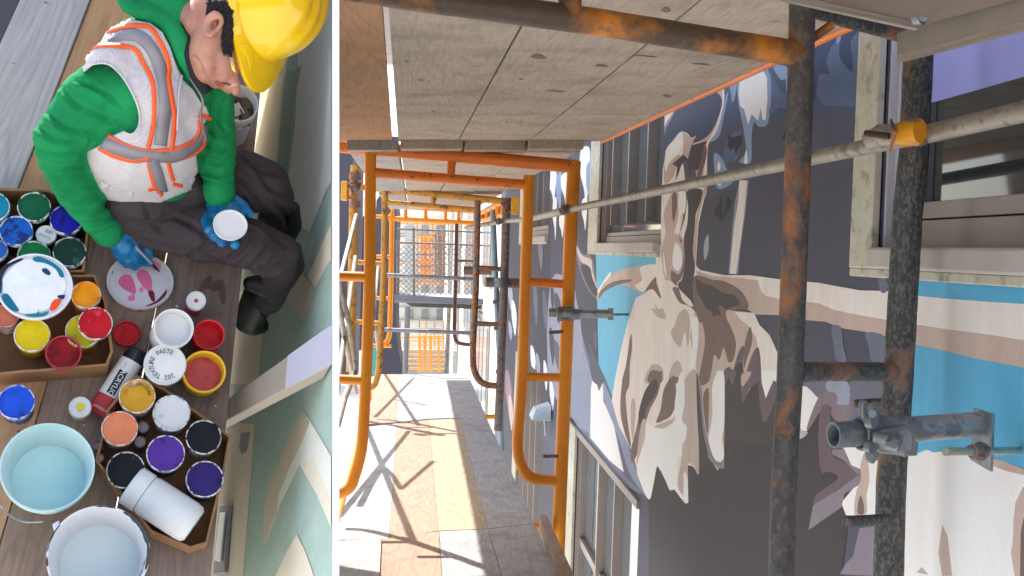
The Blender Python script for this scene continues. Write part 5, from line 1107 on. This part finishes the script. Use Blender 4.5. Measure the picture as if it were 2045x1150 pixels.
for k in range(14):
    a = random.uniform(0, 6.28); rr = r * .75 * math.sqrt(random.random()); Mx = M @ Matrix.Translation((rr * math.cos(a), rr * math.sin(a), -.045)) @ Matrix.Rotation(random.uniform(0, 3), 4, 'Z') @ Matrix.Rotation(random.uniform(-.6, .6), 4, 'X')
    b = MB(Mx); b.box(-.014, .014, -.009, .009, 0, .004); b.build('rubbish_scrap', mat(*(('white_scrap', (206, 206, 200)) if k % 2 else ('brown_scrap', (110, 96, 76))), .7), t)
# ================================================================ the worker
def Q(px, py, h): return H(px, py, h)
def caps(b, pts):
    """chain of tapered capsules; pts = (px, py, h, r_px)"""
    w_ = [(Q(x, y, h), r * mpx(x, y, h)) for x, y, h, r in pts]
    for (a, ra), (c, rc) in zip(w_, w_[1:]):
        n = 6; L = (c - a).length; steps = max(2, int(L / (min(ra, rc) * .35)))
        for k in range(steps + 1):
            f = k / steps; sphere(b, a.lerp(c, f), ra + (rc - ra) * f)
def sphere(b, c, r=1, M3=None, n=14):
    rings = []
    for i in range(1, n // 2 + 1):
        th = math.pi * i / (n // 2 + 1); rings.append([b.av(c + (M3 @ Vector((math.sin(th) * math.cos(a), math.sin(th) * math.sin(a), math.cos(th))) if M3 else Vector((math.sin(th) * math.cos(a), math.sin(th) * math.sin(a), math.cos(th))) * r)) for a in [2 * math.pi * k / n for k in range(n)]])
    t = b.av(c + (M3 @ Vector((0, 0, 1)) if M3 else Vector((0, 0, r)))); u = b.av(c - (M3 @ Vector((0, 0, 1)) if M3 else Vector((0, 0, r))))
    for A_, B_ in zip(rings, rings[1:]):
        for k in range(n): b.face((A_[k], B_[k], B_[(k + 1) % n], A_[(k + 1) % n]))
    for k in range(n): b.face((t, rings[0][k], rings[0][(k + 1) % n])); b.face((u, rings[-1][(k + 1) % n], rings[-1][k]))
def ell(b, px, py, h, rx, ry, rz, rot=0.0):
    """ellipsoid: pixel radii in the picture, rz metres towards the camera, rot (rad) in the deck plane"""
    s_ = mpx(px, py, h); R = Matrix(((XV.x, YV.x, NL.x), (XV.y, YV.y, NL.y), (XV.z, YV.z, NL.z))) @ Matrix.Rotation(rot, 3, 'Z') @ Matrix.Diagonal((rx * s_, ry * s_, rz))
    sphere(b, Q(px, py, h), 1, R, 20)
def remesh(b, name, m, parent, vox=.006, sm=8, folds=0.0, fs=30):
    me = bpy.data.meshes.new(name); me.from_pydata(b.v, [], b.f); ob = bpy.data.objects.new('tmp', me); SC.collection.objects.link(ob)
    r = ob.modifiers.new('r', 'REMESH'); r.mode = 'VOXEL'; r.voxel_size = vox
    s = ob.modifiers.new('s', 'SMOOTH'); s.factor = .5; s.iterations = sm
    dg = bpy.context.evaluated_depsgraph_get(); me2 = bpy.data.meshes.new_from_object(ob.evaluated_get(dg)); bpy.data.objects.remove(ob)
    me2.name = name
    if folds:
        ns = [v.normal.copy() for v in me2.vertices]
        for v, nn in zip(me2.vertices, ns):
            p = v.co; f = noise.noise(Vector((p.x * fs, p.y * fs * .6, p.z * fs))) ; g = abs(noise.noise(Vector((p.x * fs * .5 + 9, p.z * fs * .5, p.y * fs * .4))))
            v.co = p + nn * folds * (f * .6 - (1 - g * 2.5 if g < .4 else 0) * .8)
    me2.materials.clear(); me2.materials.append(m)
    for p in me2.polygons: p.use_smooth = True
    o = link(name, me2, parent); return o
def topx(v):
    q = RC.transposed() @ (v - CAMPOS); return 1022.5 + F * q.x / -q.z, 575 - F * q.y / -q.z
def crease(o, lines, amp=.007, w=5.0):
    """press hand-placed folds into the cloth: a valley along each line and a soft roll beside it"""
    segs = []
    for ln_ in lines:
        A_, _ = stroke(ln_, .01, 5)
        k = len(A_)
        for i in range(k - 1): segs.append((A_[i], A_[i + 1], min(1, 4 * min(i + .5, k - i - 1.5) / k + .15)))
    nn = [v.normal.copy() for v in o.data.vertices]
    for v, n_ in zip(o.data.vertices, nn):
        x, y = topx(v.co)
        if n_.dot(CAMPOS - v.co) < -.02: continue
        best = None
        for (a, c, f) in segs:
            if abs(a[0] - x) > 28 or abs(a[1] - y) > 28: continue
            dx, dy = c[0] - a[0], c[1] - a[1]; L2_ = dx * dx + dy * dy or 1; t_ = max(0, min(1, ((x - a[0]) * dx + (y - a[1]) * dy) / L2_))
            ex, ey = x - a[0] - t_ * dx, y - a[1] - t_ * dy; d_ = math.hypot(ex, ey)
            if best is None or d_ < best[0]: best = (d_, f, 1 if dx * ey - dy * ex > 0 else -1)
        if best:
            d_, f, sg = best
            v.co = v.co + n_ * amp * f * (-math.exp(-(d_ / w) ** 2) + (.9 if sg > 0 else .25) * math.exp(-((d_ - 2.2 * w) / (1.2 * w)) ** 2))
    o.data.update()
def bvh(o): return BVHTree.FromPolygons([v.co.copy() for v in o.data.vertices], [tuple(p.vertices) for p in o.data.polygons])

SKIN = mat('warm_skin', (184, 132, 110), .5, var=.06, scale=20, rgb2=(160, 102, 84), thr=.56, pscale=18, soft=.15, bump=.1, bscale=300)
HOOD = mat('green_fleece', (30, 142, 84), .9, var=.1, scale=30, bump=.5, bscale=400, rgb2=(24, 120, 70), thr=.58, pscale=10, soft=.15, spec=.15, fold=.5, fscale=9, fstretch=(1, 1.6, 1.3))
TROU = mat('charcoal_twill', (66, 59, 62), .9, var=.16, scale=14, bump=.4, bscale=300, spec=.15, fold=.55, fscale=7, fstretch=(1, 1.8, 1.2))
GLOVE = mat('blue_nitrile', (20, 116, 170), .38, var=.12, scale=40, bump=.5, bscale=120, rgb2=(14, 90, 140), thr=.56, pscale=30, soft=.1)
person = thing('person', 'worker in green hoodie, hi-vis vest and yellow helmet sitting on the planks with paint brush', 'person', Q(290, 430, 0))
torso_parts = lambda b: (ell(b, 285, 352, .20, 108, 58, .15), ell(b, 290, 300, .27, 122, 90, .15, .1), ell(b, 290, 215, .33, 122, 95, .15), ell(b, 300, 130, .38, 110, 78, .13, -.2), ell(b, 372, 250, .28, 62, 90, .13), ell(b, 370, 190, .34, 60, 70, .12))
# continuous body under the clothes: torso, neck, head
b = MB(); torso = MB(); torso_parts(torso)
ell(b, 285, 370, .17, 90, 50, .10); ell(b, 290, 250, .27, 105, 100, .13); ell(b, 310, 140, .36, 90, 65, .11)
caps(b, [(230, 150, .37, 34), (126, 285, .29, 28), (172, 390, .18, 22), (216, 462, .115, 20), (226, 474, .105, 20)])
caps(b, [(430, 200, .31, 24), (437, 320, .23, 22), (440, 400, .18, 20)])
caps(b, [(300, 430, .11, 46), (400, 462, .13, 44), (545, 508, .11, 28), (545, 560, -.05, 22), (530, 600, -.2, 14)]); caps(b, [(360, 385, .12, 46), (460, 360, .13, 48), (530, 375, .12, 30), (548, 395, .09, 26), (550, 450, -.08, 18)])
caps(b, [(330, 60, .42, 48), (375, 45, .47, 46), (410, 50, .50, 50)])
ell(b, 445, 50, .50, 66, 88, .085, .15)                         # cranium
ell(b, 420, 95, .50, 42, 62, .065, -.25); ell(b, 412, 132, .50, 28, 34, .045, .4)      # cheek, jaw
ell(b, 445, 130, .49, 34, 46, .055, 0); ell(b, 424, 158, .47, 20, 15, .03, -.3)         # front of face, chin
ell(b, 458, 172, .475, 14, 12, .026); caps(b, [(462, 140, .50, 9), (472, 170, .495, 9), (475, 183, .487, 8)])   # nose
ell(b, 471, 182, .487, 9, 8, .016)
body = remesh(b, 'body', SKIN, person, .0042, 6)
# ear
b = MB()
R3 = Matrix(((XV.x, YV.x, NL.x), (XV.y, YV.y, NL.y), (XV.z, YV.z, NL.z)))
bvb = bvh(body)
def surf(bv, px, py, off=0.0):
    r = ray(px, py); h_, n_, i_, d_ = bv.ray_cast(CAMPOS, r.normalized()); 
    return (h_ - r.normalized() * off) if h_ else None
def ring_on(bv, pts, off, r): return [surf(bv, x, y, off) or Q(x, y, .5) for x, y in pts]
ep = [surf(bvb, x, y, .010) for x, y in smooth2(L2((300, 78), (335, 100), (340, 140), (318, 176), (276, 212), (250, 196), (246, 150), (266, 100)), 3)]
ep = [p for p in ep if p]; b.tube(ep + [ep[0]], .0048, 8, cap=False); 
eq = [surf(bvb, x, y, .006) for x, y in L2((275, 215), (262, 190), (258, 150), (280, 110), (315, 100))]; eq = [p for p in eq if p]; b.tube(eq, .0065, 8)
eq = [surf(bvb, x, y, .005) for x, y in L2((320, 165), (300, 190), (275, 200))]; eq = [p for p in eq if p]; b.tube(eq, .005, 8)
ear = remesh(b, 'ear', SKIN, body, .002, 4)
# ear hollow, brow, lips, stubble shade
def decal(name, bv, pts, m, parent, off=.0015, sub=3, grid=0):
    q = [surf(bv, x, y, off) for x, y in (smooth2(pts, sub) if sub > 1 else pts)]; q = [p for p in q if p]
    if len(q) < 3: return None
    c = sum(q, Vector()) / len(q); b = MB(); ci = b.av(surf(bv, sum(x for x, y in pts) / len(pts), sum(y for x, y in pts) / len(pts), off) or c); idx = [b.av(p) for p in q]
    for k in range(len(idx)): b.face((ci, idx[k], idx[(k + 1) % len(idx)]), True)
    return b.build(name, m, parent)
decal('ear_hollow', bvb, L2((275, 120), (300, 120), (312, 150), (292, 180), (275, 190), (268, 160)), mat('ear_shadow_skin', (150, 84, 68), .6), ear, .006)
decal('lips', bvb, L2((300, 490), (330, 495), (355, 515), (345, 528), (310, 520)), mat('lip_skin', (158, 84, 80), .45), body, .0025)
decal('nose_tip', bvb, L2((400, 510), (430, 500), (465, 530), (470, 560), (440, 578), (415, 560)), mat('pink_nose_skin', (208, 140, 124), .45), body, .001)
decal('moustache', bvb, L2((345, 498), (390, 506), (392, 516), (362, 512)), mat('moustache_hair', (84, 62, 54), .8), body, .002)
decal('stubble', bvb, L2((165, 330), (200, 350), (240, 430), (280, 500), (300, 515), (250, 510), (190, 440), (160, 380)), mat('stubble_skin', (158, 116, 102), .6), body, .0012)
# hair: clumps between ear and helmet
b = MB(); random.seed(3)
for k in range(520):
    if k % 3: x = random.uniform(446, 466); y = random.uniform(-4, 100)
    else: x = random.uniform(415, 462); y = random.uniform(-6, 26)
    p = surf(bvb, x, y, .001); q_ = surf(bvb, x - random.uniform(-3, 6), y + random.uniform(6, 16), random.uniform(.003, .009))
    if p and q_ and (p - q_).length < .05: b.tube([p, p.lerp(q_, .5) - ray(x, y) * .003, q_], [.0022, .002, .0006], 4, cap=False)
b.build('hair', mat('dark_hair', (30, 24, 24), .8), person, None)
decal('hair_base', bvb, [(418, -8), (445, -8), (470, -5), (472, 60), (470, 98), (452, 100), (443, 80), (446, 40), (436, 15), (420, 22)], mat('dark_hair', (30, 24, 24), .8), body, .003, 2)
# trousers
b = MB(); ell(b, 290, 425, .10, 92, 62, .12); ell(b, 350, 395, .10, 80, 62, .12)
caps(b, [(290, 440, .11, 52), (400, 462, .13, 62), (500, 488, .13, 54), (556, 512, .11, 46)]); caps(b, [(556, 512, .11, 44), (552, 560, -.05, 36), (536, 600, -.2, 30)])
caps(b, [(360, 385, .12, 62), (460, 360, .13, 72), (530, 370, .13, 54), (548, 390, .10, 44)]); caps(b, [(548, 390, .10, 42), (552, 450, -.08, 36), (548, 520, -.25, 30)])
tr = remesh(b, 'trousers', TROU, person, .005, 8, .005, 18)
crease(tr, [[(235, 432), (290, 446), (345, 432)], [(245, 470), (320, 492), (400, 508), (480, 545)], [(330, 425), (385, 452), (415, 475)], [(470, 432), (520, 450), (572, 492)], [(495, 522), (540, 538), (580, 515)], [(475, 305), (520, 340), (565, 352)], [(505, 318), (535, 372), (578, 398)], [(470, 350), (500, 380), (520, 420)], [(490, 545), (520, 515), (545, 478)], [(420, 420), (450, 440), (470, 470)], [(290, 410), (300, 440), (330, 470)], [(360, 520), (400, 500), (430, 470)], [(540, 400), (570, 430), (585, 470)], [(450, 520), (480, 500), (500, 470)], [(220, 425), (250, 450), (270, 480)]], .0075, 4.5)
# knee pads and boots
b = MB(); caps(b, [(583, 498, .07, 20), (586, 530, .02, 24), (565, 558, -.01, 26), (530, 570, -.02, 24), (500, 566, -.02, 16)]); remesh(b, 'knee_pad', mat('black_knee_pad', (26, 26, 28), .6, var=.2, scale=20, bump=.3), person, .005, 6)
b = MB(); caps(b, [(584, 415, .06, 16), (582, 450, .0, 22), (565, 480, -.04, 22)]); remesh(b, 'knee_pad', mat('black_knee_pad', (26, 26, 28), .6), person, .005, 6)
b = MB(); caps(b, [(520, 590, -.25, 36), (508, 615, -.33, 34), (498, 640, -.40, 28)]); caps(b, [(492, 642, -.40, 24), (505, 648, -.40, 24), (520, 650, -.41, 18)]); 
boot = remesh(b, 'boot', mat('black_boot_leather', (20, 20, 22), .6, var=.2, scale=20, bump=.3), person, .005, 5)
b = MB()
for k in range(5): x = 505 + k * 4; y = 600 + k * 7; b.tube([P(x, y, (Q(x, y, -.3) - CAMPOS).y * .985), P(x + 9, y + 7, (Q(x, y, -.3) - CAMPOS).y * .985)], .002, 6)
b.build('laces', BLACK, boot)
# hoodie
b = MB(); torso_parts(b)
caps(b, [(245, 150, .40, 62), (180, 200, .38, 66), (118, 280, .32, 55), (122, 315, .27, 50)]); caps(b, [(118, 300, .29, 50), (150, 380, .20, 44), (182, 425, .15, 37), (205, 452, .125, 33), (210, 455, .12, 33)])
caps(b, [(425, 175, .36, 38), (436, 230, .32, 36), (437, 310, .24, 36), (436, 350, .21, 35), (437, 372, .20, 33)])
hd = remesh(b, 'hoodie', HOOD, person, .005, 7, .0035, 20)
crease(hd, [[(62, 288), (95, 305), (135, 308), (168, 300)], [(70, 318), (105, 335), (145, 337), (172, 328)], [(82, 345), (122, 356), (170, 345)], [(105, 368), (145, 380), (185, 366)], [(130, 398), (165, 405), (200, 388)], [(150, 425), (185, 428), (220, 408)], [(165, 448), (200, 446), (235, 425)], [(120, 172), (160, 215), (230, 240)], [(85, 215), (130, 255), (200, 268)], [(70, 250), (110, 278), (165, 284)], [(250, 240), (215, 268), (180, 285)], [(150, 160), (200, 180), (250, 220)],
 [(405, 285), (438, 300), (468, 290)], [(402, 312), (436, 326), (470, 315)], [(402, 340), (436, 352), (468, 342)], [(405, 362), (436, 372), (466, 364)], [(452, 195), (438, 240), (458, 272)], [(408, 255), (440, 272), (468, 262)], [(425, 205), (420, 240), (408, 270)]], .0062, 4.2)
b = MB(); caps(b, [(245, -20, .50, 26), (255, 12, .50, 20), (300, 30, .50, 22), (335, 48, .50, 26), (358, 85, .50, 24), (370, 120, .48, 18), (378, 155, .46, 10)]); caps(b, [(280, -30, .5, 40), (340, -10, .5, 40), (352, 40, .49, 30)])
remesh(b, 'hood', HOOD, hd, .005, 6, .004, 26)
b = MB(); caps(b, [(360, -10, .50, 12), (368, 50, .505, 14), (378, 105, .50, 14), (392, 150, .48, 15), (408, 178, .46, 12), (425, 172, .45, 8)]); remesh(b, 'black_collar', mat('black_undershirt', (26, 26, 32), .85, bump=.2, bscale=200), hd, .005, 6)
for (x0, y0, x1, y1, h) in ((196, 463, 236, 436, .125),):
    b = MB(); 
# cuffs
b = MB(); caps(b, [(211, 457, .12, 34), (216, 463, .117, 33)]); remesh(b, 'cuff', HOOD, hd, .005, 3); b = MB(); caps(b, [(437, 374, .20, 34), (438, 384, .197, 33)]); remesh(b, 'cuff', HOOD, hd, .005, 3)
# vest over torso: triangulated grid dropped on the chest
tt = MB(); torso_parts(tt); ell(tt, 225, 150, .40, 62, 62, .10); ell(tt, 408, 190, .36, 44, 50, .09)
tor = remesh(tt, 'tmp_torso', HOOD, None, .007, 10, 0); tbv = bvh(tor); bpy.data.objects.remove(tor)
hbv = bvh(hd)
def inside(x, y, poly):
    c = False; n = len(poly)
    for i in range(n):
        x0, y0 = poly[i]; x1, y1 = poly[i - 1]
        if (y0 > y) != (y1 > y) and x < (x1 - x0) * (y - y0) / (y1 - y0) + x0: c = not c
    return c
def vsurf(x, y, off):
    rr = ray(x, y).normalized(); h_ = tbv.ray_cast(CAMPOS, rr)[0]; 
    if h_ is None:
        h_ = tbv.find_nearest(Q(x, y, .25))[0]
    f = .005 * noise.noise(Vector((x * .022, y * .016, 0))) + .0012 * noise.noise(Vector((x * .07, y * .03, 5)))
    return h_ - rr * (off + f)
def drape(name, pts, m, parent, off, step=5, sub=3, thick=.0015):
    """cloth piece: outline + inner grid, Delaunay filled, laid on the torso"""
    from mathutils.geometry import delaunay_2d_cdt
    o = smooth2(pts, sub) if sub > 1 else list(pts)
    # densify
    oo = []
    for a, c in zip(o, o[1:] + o[:1]):
        k = max(1, int(math.hypot(c[0] - a[0], c[1] - a[1]) / step))
        oo += [(a[0] + (c[0] - a[0]) * i / k, a[1] + (c[1] - a[1]) * i / k) for i in range(k)]
    n = len(oo); vs = [Vector(p) for p in oo]; x0, x1 = min(p[0] for p in oo), max(p[0] for p in oo); y0, y1 = min(p[1] for p in oo), max(p[1] for p in oo)
    y = y0
    while y < y1:
        x = x0 + (step / 2 if int((y - y0) / step) % 2 else 0)
        while x < x1:
            if inside(x, y, oo): vs.append(Vector((x, y)))
            x += step
        y += step
    V, E, Fc, *_ = delaunay_2d_cdt(vs, [], [list(range(n))], 1, 1e-4)
    b = MB(); idx = [b.av(vsurf(v_.x, v_.y, off)) for v_ in V]
    for f_ in Fc: b.face([idx[k] for k in f_][::-1], True)
    ob = b.build(name, m, parent)
    s_ = ob.modifiers.new('s', 'SOLIDIFY'); s_.thickness = thick; s_.offset = -1
    return ob
def band(name, pts, wd, m, parent, off):
    A_, B_ = stroke(pts, wd, 6); b = MB(); ia = [b.av(vsurf(x, y, off)) for x, y in A_]; im = [b.av(vsurf((x + u) / 2, (y + v_) / 2, off)) for (x, y), (u, v_) in zip(A_, B_)]; ib = [b.av(vsurf(x, y, off)) for x, y in B_]
    for k in range(len(ia) - 1): b.face((ia[k], ia[k + 1], im[k + 1], im[k]), True); b.face((im[k], im[k + 1], ib[k + 1], ib[k]), True)
    o = b.build(name, m, parent); s_ = o.modifiers.new('s', 'SOLIDIFY'); s_.thickness = .001; s_.offset = -1; return o
# mesh fabric: fine hole pattern as colour
MESHF = mat('white_mesh_fabric', (198, 192, 195), .8, var=.05, scale=20, bump=.05, bscale=300)
tnt = MESHF.node_tree; vb = tnt.nodes.new('ShaderNodeTexVoronoi'); vb.inputs['Scale'].default_value = 260; vb.inputs['Randomness'].default_value = .15
tcn = [n_ for n_ in tnt.nodes if n_.bl_idname == 'ShaderNodeTexCoord'][0]; tnt.links.new(tcn.outputs['Object'], vb.inputs['Vector'])
rv = tnt.nodes.new('ShaderNodeValToRGB'); rv.color_ramp.elements[0].position = .22; rv.color_ramp.elements[0].color = (.6, .58, .6, 1); rv.color_ramp.elements[1].position = .36; rv.color_ramp.elements[1].color = (1, 1, 1, 1)
tnt.links.new(vb.outputs['Distance'], rv.inputs[0]); bs = tnt.nodes['Principled BSDF']; src = bs.inputs['Base Color'].links[0].from_socket
mxx = tnt.nodes.new('ShaderNodeMix'); mxx.data_type = 'RGBA'; mxx.blend_type = 'MULTIPLY'; mxx.inputs[0].default_value = 1; tnt.links.new(src, mxx.inputs[6]); tnt.links.new(rv.outputs[0], mxx.inputs[7]); tnt.links.new(mxx.outputs[2], bs.inputs['Base Color'])
REFG = mat('grey_reflective_tape', (134, 130, 136), .45, metal=.1, var=.1, scale=20, bump=.2, bscale=60); HVO = mat('hi_vis_orange', (255, 92, 30), .6, var=.04)
VO = [(238, 33), (205, 63), (170, 105), (158, 128), (157, 152), (185, 129), (211, 126), (231, 139), (251, 165), (271, 201), (279, 231), (274, 258), (261, 268), (245, 262), (222, 272), (200, 290), (168, 305), (176, 345), (192, 385), (215, 412), (240, 420), (262, 423), (320, 405), (385, 378), (396, 345), (392, 312), (410, 283), (408, 248), (418, 230), (412, 214), (402, 205), (385, 178), (366, 160), (352, 130), (340, 95), (325, 65), (300, 46)]
vest = drape('vest', VO, MESHF, person, .012, 5, 1)
px3 = lambda f: f
band('reflective_tape', L1((540, 262), (620, 228), (740, 205), (850, 225), (930, 320), (985, 470), (1000, 640), (985, 760), (970, 880)), 26, REFG, vest, .0145)
band('orange_trim', L1((487, 365), (530, 300), (620, 270), (800, 290), (860, 370), (915, 470), (932, 580), (930, 720), (915, 820), (895, 895)), 9, HVO, vest, .016)
band('orange_trim', L1((635, 190), (760, 155), (900, 160), (960, 240), (1005, 330), (1025, 420)) + L2((22, 470), (35, 560), (58, 700), (50, 830), (38, 905)), 9, HVO, vest, .016)
band('reflective_tape', L1((620, 860), (700, 895), (800, 930), (900, 945)) + L2((0, 950), (60, 945), (130, 910), (200, 860), (232, 800), (225, 760)), [26, 26, 24, 22, 22, 24, 24, 22, 20, 16], REFG, vest, .015)
band('orange_trim', L1((650, 820), (760, 880), (880, 915), (1000, 908)) + L2((40, 908), (110, 885), (180, 845), (208, 790), (208, 730)), 8, HVO, vest, .0148)
band('orange_trim', L1((595, 895), (690, 945), (820, 975), (900, 960)) , 8, HVO, vest, .0148)
band('orange_trim', L2((95, 965), (180, 930), (232, 885), (245, 835)), 6, HVO, vest, .0148); band('orange_trim', L2((205, 715), (225, 700), (280, 722)), 8, HVO, vest, .0148)
band('reflective_tape', [(305, 322), (316, 350), (325, 385)], 22, REFG, vest, .015)
band('orange_trim', [(296, 322), (302, 350), (310, 378)], 8, HVO, vest, .0148); band('orange_trim', [(336, 322), (341, 345), (347, 362)], 8, HVO, vest, .0148)
band('orange_trim', [(296, 380), (312, 378), (324, 392)], 7, HVO, vest, .0148); band('orange_trim', [(345, 368), (365, 372)], 7, HVO, vest, .0148)
band('white_edging', L1((478, 455), (482, 425), (560, 388), (640, 383), (700, 420), (765, 500), (825, 620), (845, 710), (830, 780), (790, 812), (742, 795)), 4, VINYL, vest, .016)
b = MB(); b.tube([vsurf(x, y, .017) for x, y in L2((100, 455), (82, 560), (78, 680), (72, 790))], .0022, 8); b.build('drawstring', VINYL, hd)
band('zip', L2((150, 470), (225, 600), (215, 700), (250, 850)), 4, mat('grey_zip', (150, 140, 142), .6), vest, .016)
# helmet
HEL = mat('yellow_helmet_plastic', (250, 205, 18), .22, var=.03, coat=.4, rgb2=(240, 180, 20), thr=.62, pscale=5, soft=.2)
hel = thing('helmet_tmp', None, None, (0, 0, 0)); bpy.data.objects.remove(hel)
hc = Q(530, 2, .53); cu = (XV * .72 - YV * .05 + NL * .68).normalized()        # crown direction
fr_ = (-YV + XV * .2); fr_ = (fr_ - cu * fr_.dot(cu)).normalized()                # front of helmet
sd = fr_.cross(cu).normalized()
HM = Matrix(((fr_.x, sd.x, cu.x, 0), (fr_.y, sd.y, cu.y, 0), (fr_.z, sd.z, cu.z, 0), (0, 0, 0, 1))); HM.translation = hc
hb_ = MB(HM); n = 64; rows = 22; rings = []
a_, b_w, hh = .120, .096, .126
for i in range(rows + 1):
    th = (math.pi / 2) * i / rows
    ring = []
    for k in range(n):
        ph = 2 * math.pi * k / n; cx_, sy_ = math.cos(ph), math.sin(ph)
        rr = math.cos(th) ** .72 if i < rows else .0001; zz = hh * math.sin(th) ** .95
        rid = 0.0
        for s_ in (-.028, 0, .028):
            yv_ = b_w * rr * sy_; rid = max(rid, .0045 * math.exp(-((yv_ - s_) / .008) ** 2)) if zz > .07 else rid
        ring.append(hb_.av(HM @ Vector(((a_ * rr) * cx_, (b_w * rr) * sy_, zz + rid))))
    rings.append(ring)
for A_, B_ in zip(rings, rings[1:]):
    for k in range(n): hb_.face((A_[k], A_[(k + 1) % n], B_[(k + 1) % n], B_[k]), True)
# brim: lip all round, long peak at the front
br_o = []; br_m = []
for k in range(n):
    ph = 2 * math.pi * k / n; f_ = max(0, math.cos(ph)) ** 2.2; ext = .008 + .052 * f_
    br_o.append(hb_.av(HM @ Vector(((a_ + ext) * math.cos(ph), (b_w + .008) * math.sin(ph) * (1 - .1 * f_), -.006 - .016 * f_))))
    br_m.append(hb_.av(HM @ Vector(((a_ + ext * .96) * math.cos(ph), (b_w + .007) * math.sin(ph) * (1 - .1 * f_), -.011 - .018 * f_))))
for k in range(n): hb_.face((rings[0][k], br_o[k], br_o[(k + 1) % n], rings[0][(k + 1) % n])[::-1], True); hb_.face((br_o[k], br_m[k], br_m[(k + 1) % n], br_o[(k + 1) % n])[::-1], True)
helm = hb_.build('helmet', HEL, person); sub_ = helm.modifiers.new('s', 'SOLIDIFY'); sub_.thickness = .003; sub_.offset = -1
helm['label'] = 'yellow hard hat with raised ridges'
hbv2 = bvh(bpy.data.objects[helm.name]) ; 
def hsurf(px, py, off): 
    Mi = HM.inverted(); o_ = Mi @ CAMPOS; dd_ = (Mi.to_3x3() @ ray(px, py)).normalized(); h_ = hbv2.ray_cast(o_, dd_)[0]; return (HM @ (h_ - dd_ * off)) if h_ else None
b = MB(); q = [hsurf(x, y, .004) for x, y in smooth2(L2((450, 280), (475, 262), (505, 275), (535, 350), (530, 410), (510, 415), (500, 350), (455, 300)), 3)]
q = [p for p in q if p]
if len(q) > 6: b.prism(q, ray(500, 90) * .004); b.build('side_boss', HEL, helm, bevel=.0012)
b = MB(); q = [hsurf(x, y, .004) for x, y in L2((415, 155), (455, 148), (465, 205), (430, 218))]; q = [p for p in q if p]
if len(q) == 4: b.prism(q, ray(500, 90) * .004); b.build('accessory_slot', HEL, helm, bevel=.0012)
b = MB(); q = [hsurf(x, y, .003) for x, y in L2((430, 10), (440, 10), (438, 150), (425, 150))]; q = [p for p in q if p]
if len(q) == 4: b.prism(q, ray(500, 90) * .003); b.build('rim_rib', HEL, helm, bevel=.001)
# safety glasses peeking under the brim
m_g = bpy.data.materials.new('clear_lens'); m_g.use_nodes = True; m_g.node_tree.nodes['Principled BSDF'].inputs['Transmission Weight'].default_value = .85; m_g.node_tree.nodes['Principled BSDF'].inputs['Roughness'].default_value = .08
b = MB(); q = [surf(bvb, x, y, .012) for x, y in L2((385, 345), (410, 350), (425, 440), (405, 420))]; q = [p for p in q if p]
if len(q) == 4: b.prism(q, ray(460, 130) * .003); b.build('safety_glasses', m_g, person)

# ---- gloved hands: palm plus five bent fingers each
def hand(parent, palm, fingers, name='glove'):
    b = MB(); caps(b, palm)
    for f_ in fingers: caps(b, f_)
    return remesh(b, name, GLOVE, parent, .0026, 4, .0012, 60)
# right hand pinching the brush
b = MB()
caps(b, [(222, 468, .105, 24), (235, 478, .095, 26), (250, 490, .085, 27)]); caps(b, [(238, 470, .1, 22), (262, 478, .09, 20), (270, 492, .085, 18)])
caps(b, [(268, 470, .095, 12), (286, 480, .085, 11), (297, 500, .07, 10), (298, 514, .055, 9)])          # index
caps(b, [(262, 492, .085, 14), (280, 506, .07, 11), (296, 516, .052, 9)])                                   # thumb below
caps(b, [(255, 498, .09, 13), (270, 514, .07, 12), (285, 524, .05, 10), (300, 526, .04, 8)])            # middle
caps(b, [(243, 500, .085, 12), (255, 520, .065, 11), (270, 532, .045, 10)])                                # ring
caps(b, [(232, 496, .085, 11), (240, 514, .065, 10), (252, 528, .045, 9)])                                 # little
remesh(b, 'glove', GLOVE, person, .0026, 3, .0014, 60)
bbr = thing('paint_brush', 'small thin brush pinched in the blue gloved hand over the palette lid', 'paint brush', Q(318, 541, .02))
b = MB(); b.tube([Q(272, 494, .115), Q(303, 526, .045)], [.0025, .0035], 10); b.build('handle', mat('pale_brush_handle', (170, 176, 180), .4), bbr)
b = MB(); b.tube([Q(303, 526, .045), Q(312, 536, .028), Q(319, 543, .015)], [.0035, .003, .0008], 10); b.build('bristles', mat('dark_bristles', (60, 24, 40), .7), bbr)
# left hand, palm up under a white lid
b = MB()
caps(b, [(437, 398, .18, 25), (437, 418, .17, 30), (440, 440, .175, 32)]); caps(b, [(450, 404, .18, 20), (468, 425, .178, 22)])
caps(b, [(468, 400, .175, 14), (485, 412, .18, 13), (500, 428, .19, 9)])                                  # thumb
caps(b, [(420, 420, .165, 15), (412, 442, 0.190, 12), (417, 458, 0.215, 11)])                                # index side
caps(b, [(424, 440, .16, 13), (420, 462, 0.185, 12), (428, 473, 0.205, 11)])
caps(b, [(436, 450, .155, 13), (436, 474, 0.180, 12), (443, 485, 0.200, 11)])
caps(b, [(448, 450, .155, 13), (462, 476, 0.180, 12), (469, 488, 0.195, 11)])
remesh(b, 'glove', GLOVE, person, .0026, 3, .0014, 60)
p = Q(460, 449, .222); r = 35 * mpx(460, 449, .222); M = LF(p, 0, (.4, .15))
hl = thing('paint_dish', 'clean white lid held in the open blue gloved hand', 'pot lid', p)
b = MB(M); b.lathe(M, [(r * .9, -.012), (r * .97, -.010), (r, -.001), (r * .985, .001), (r * .93, .001), (r * .90, -.003), (.0001, -.003)], 48, sy=.92); b.build('disc', mat('clean_white_lid', (232, 232, 236), .35, var=.02), hl)
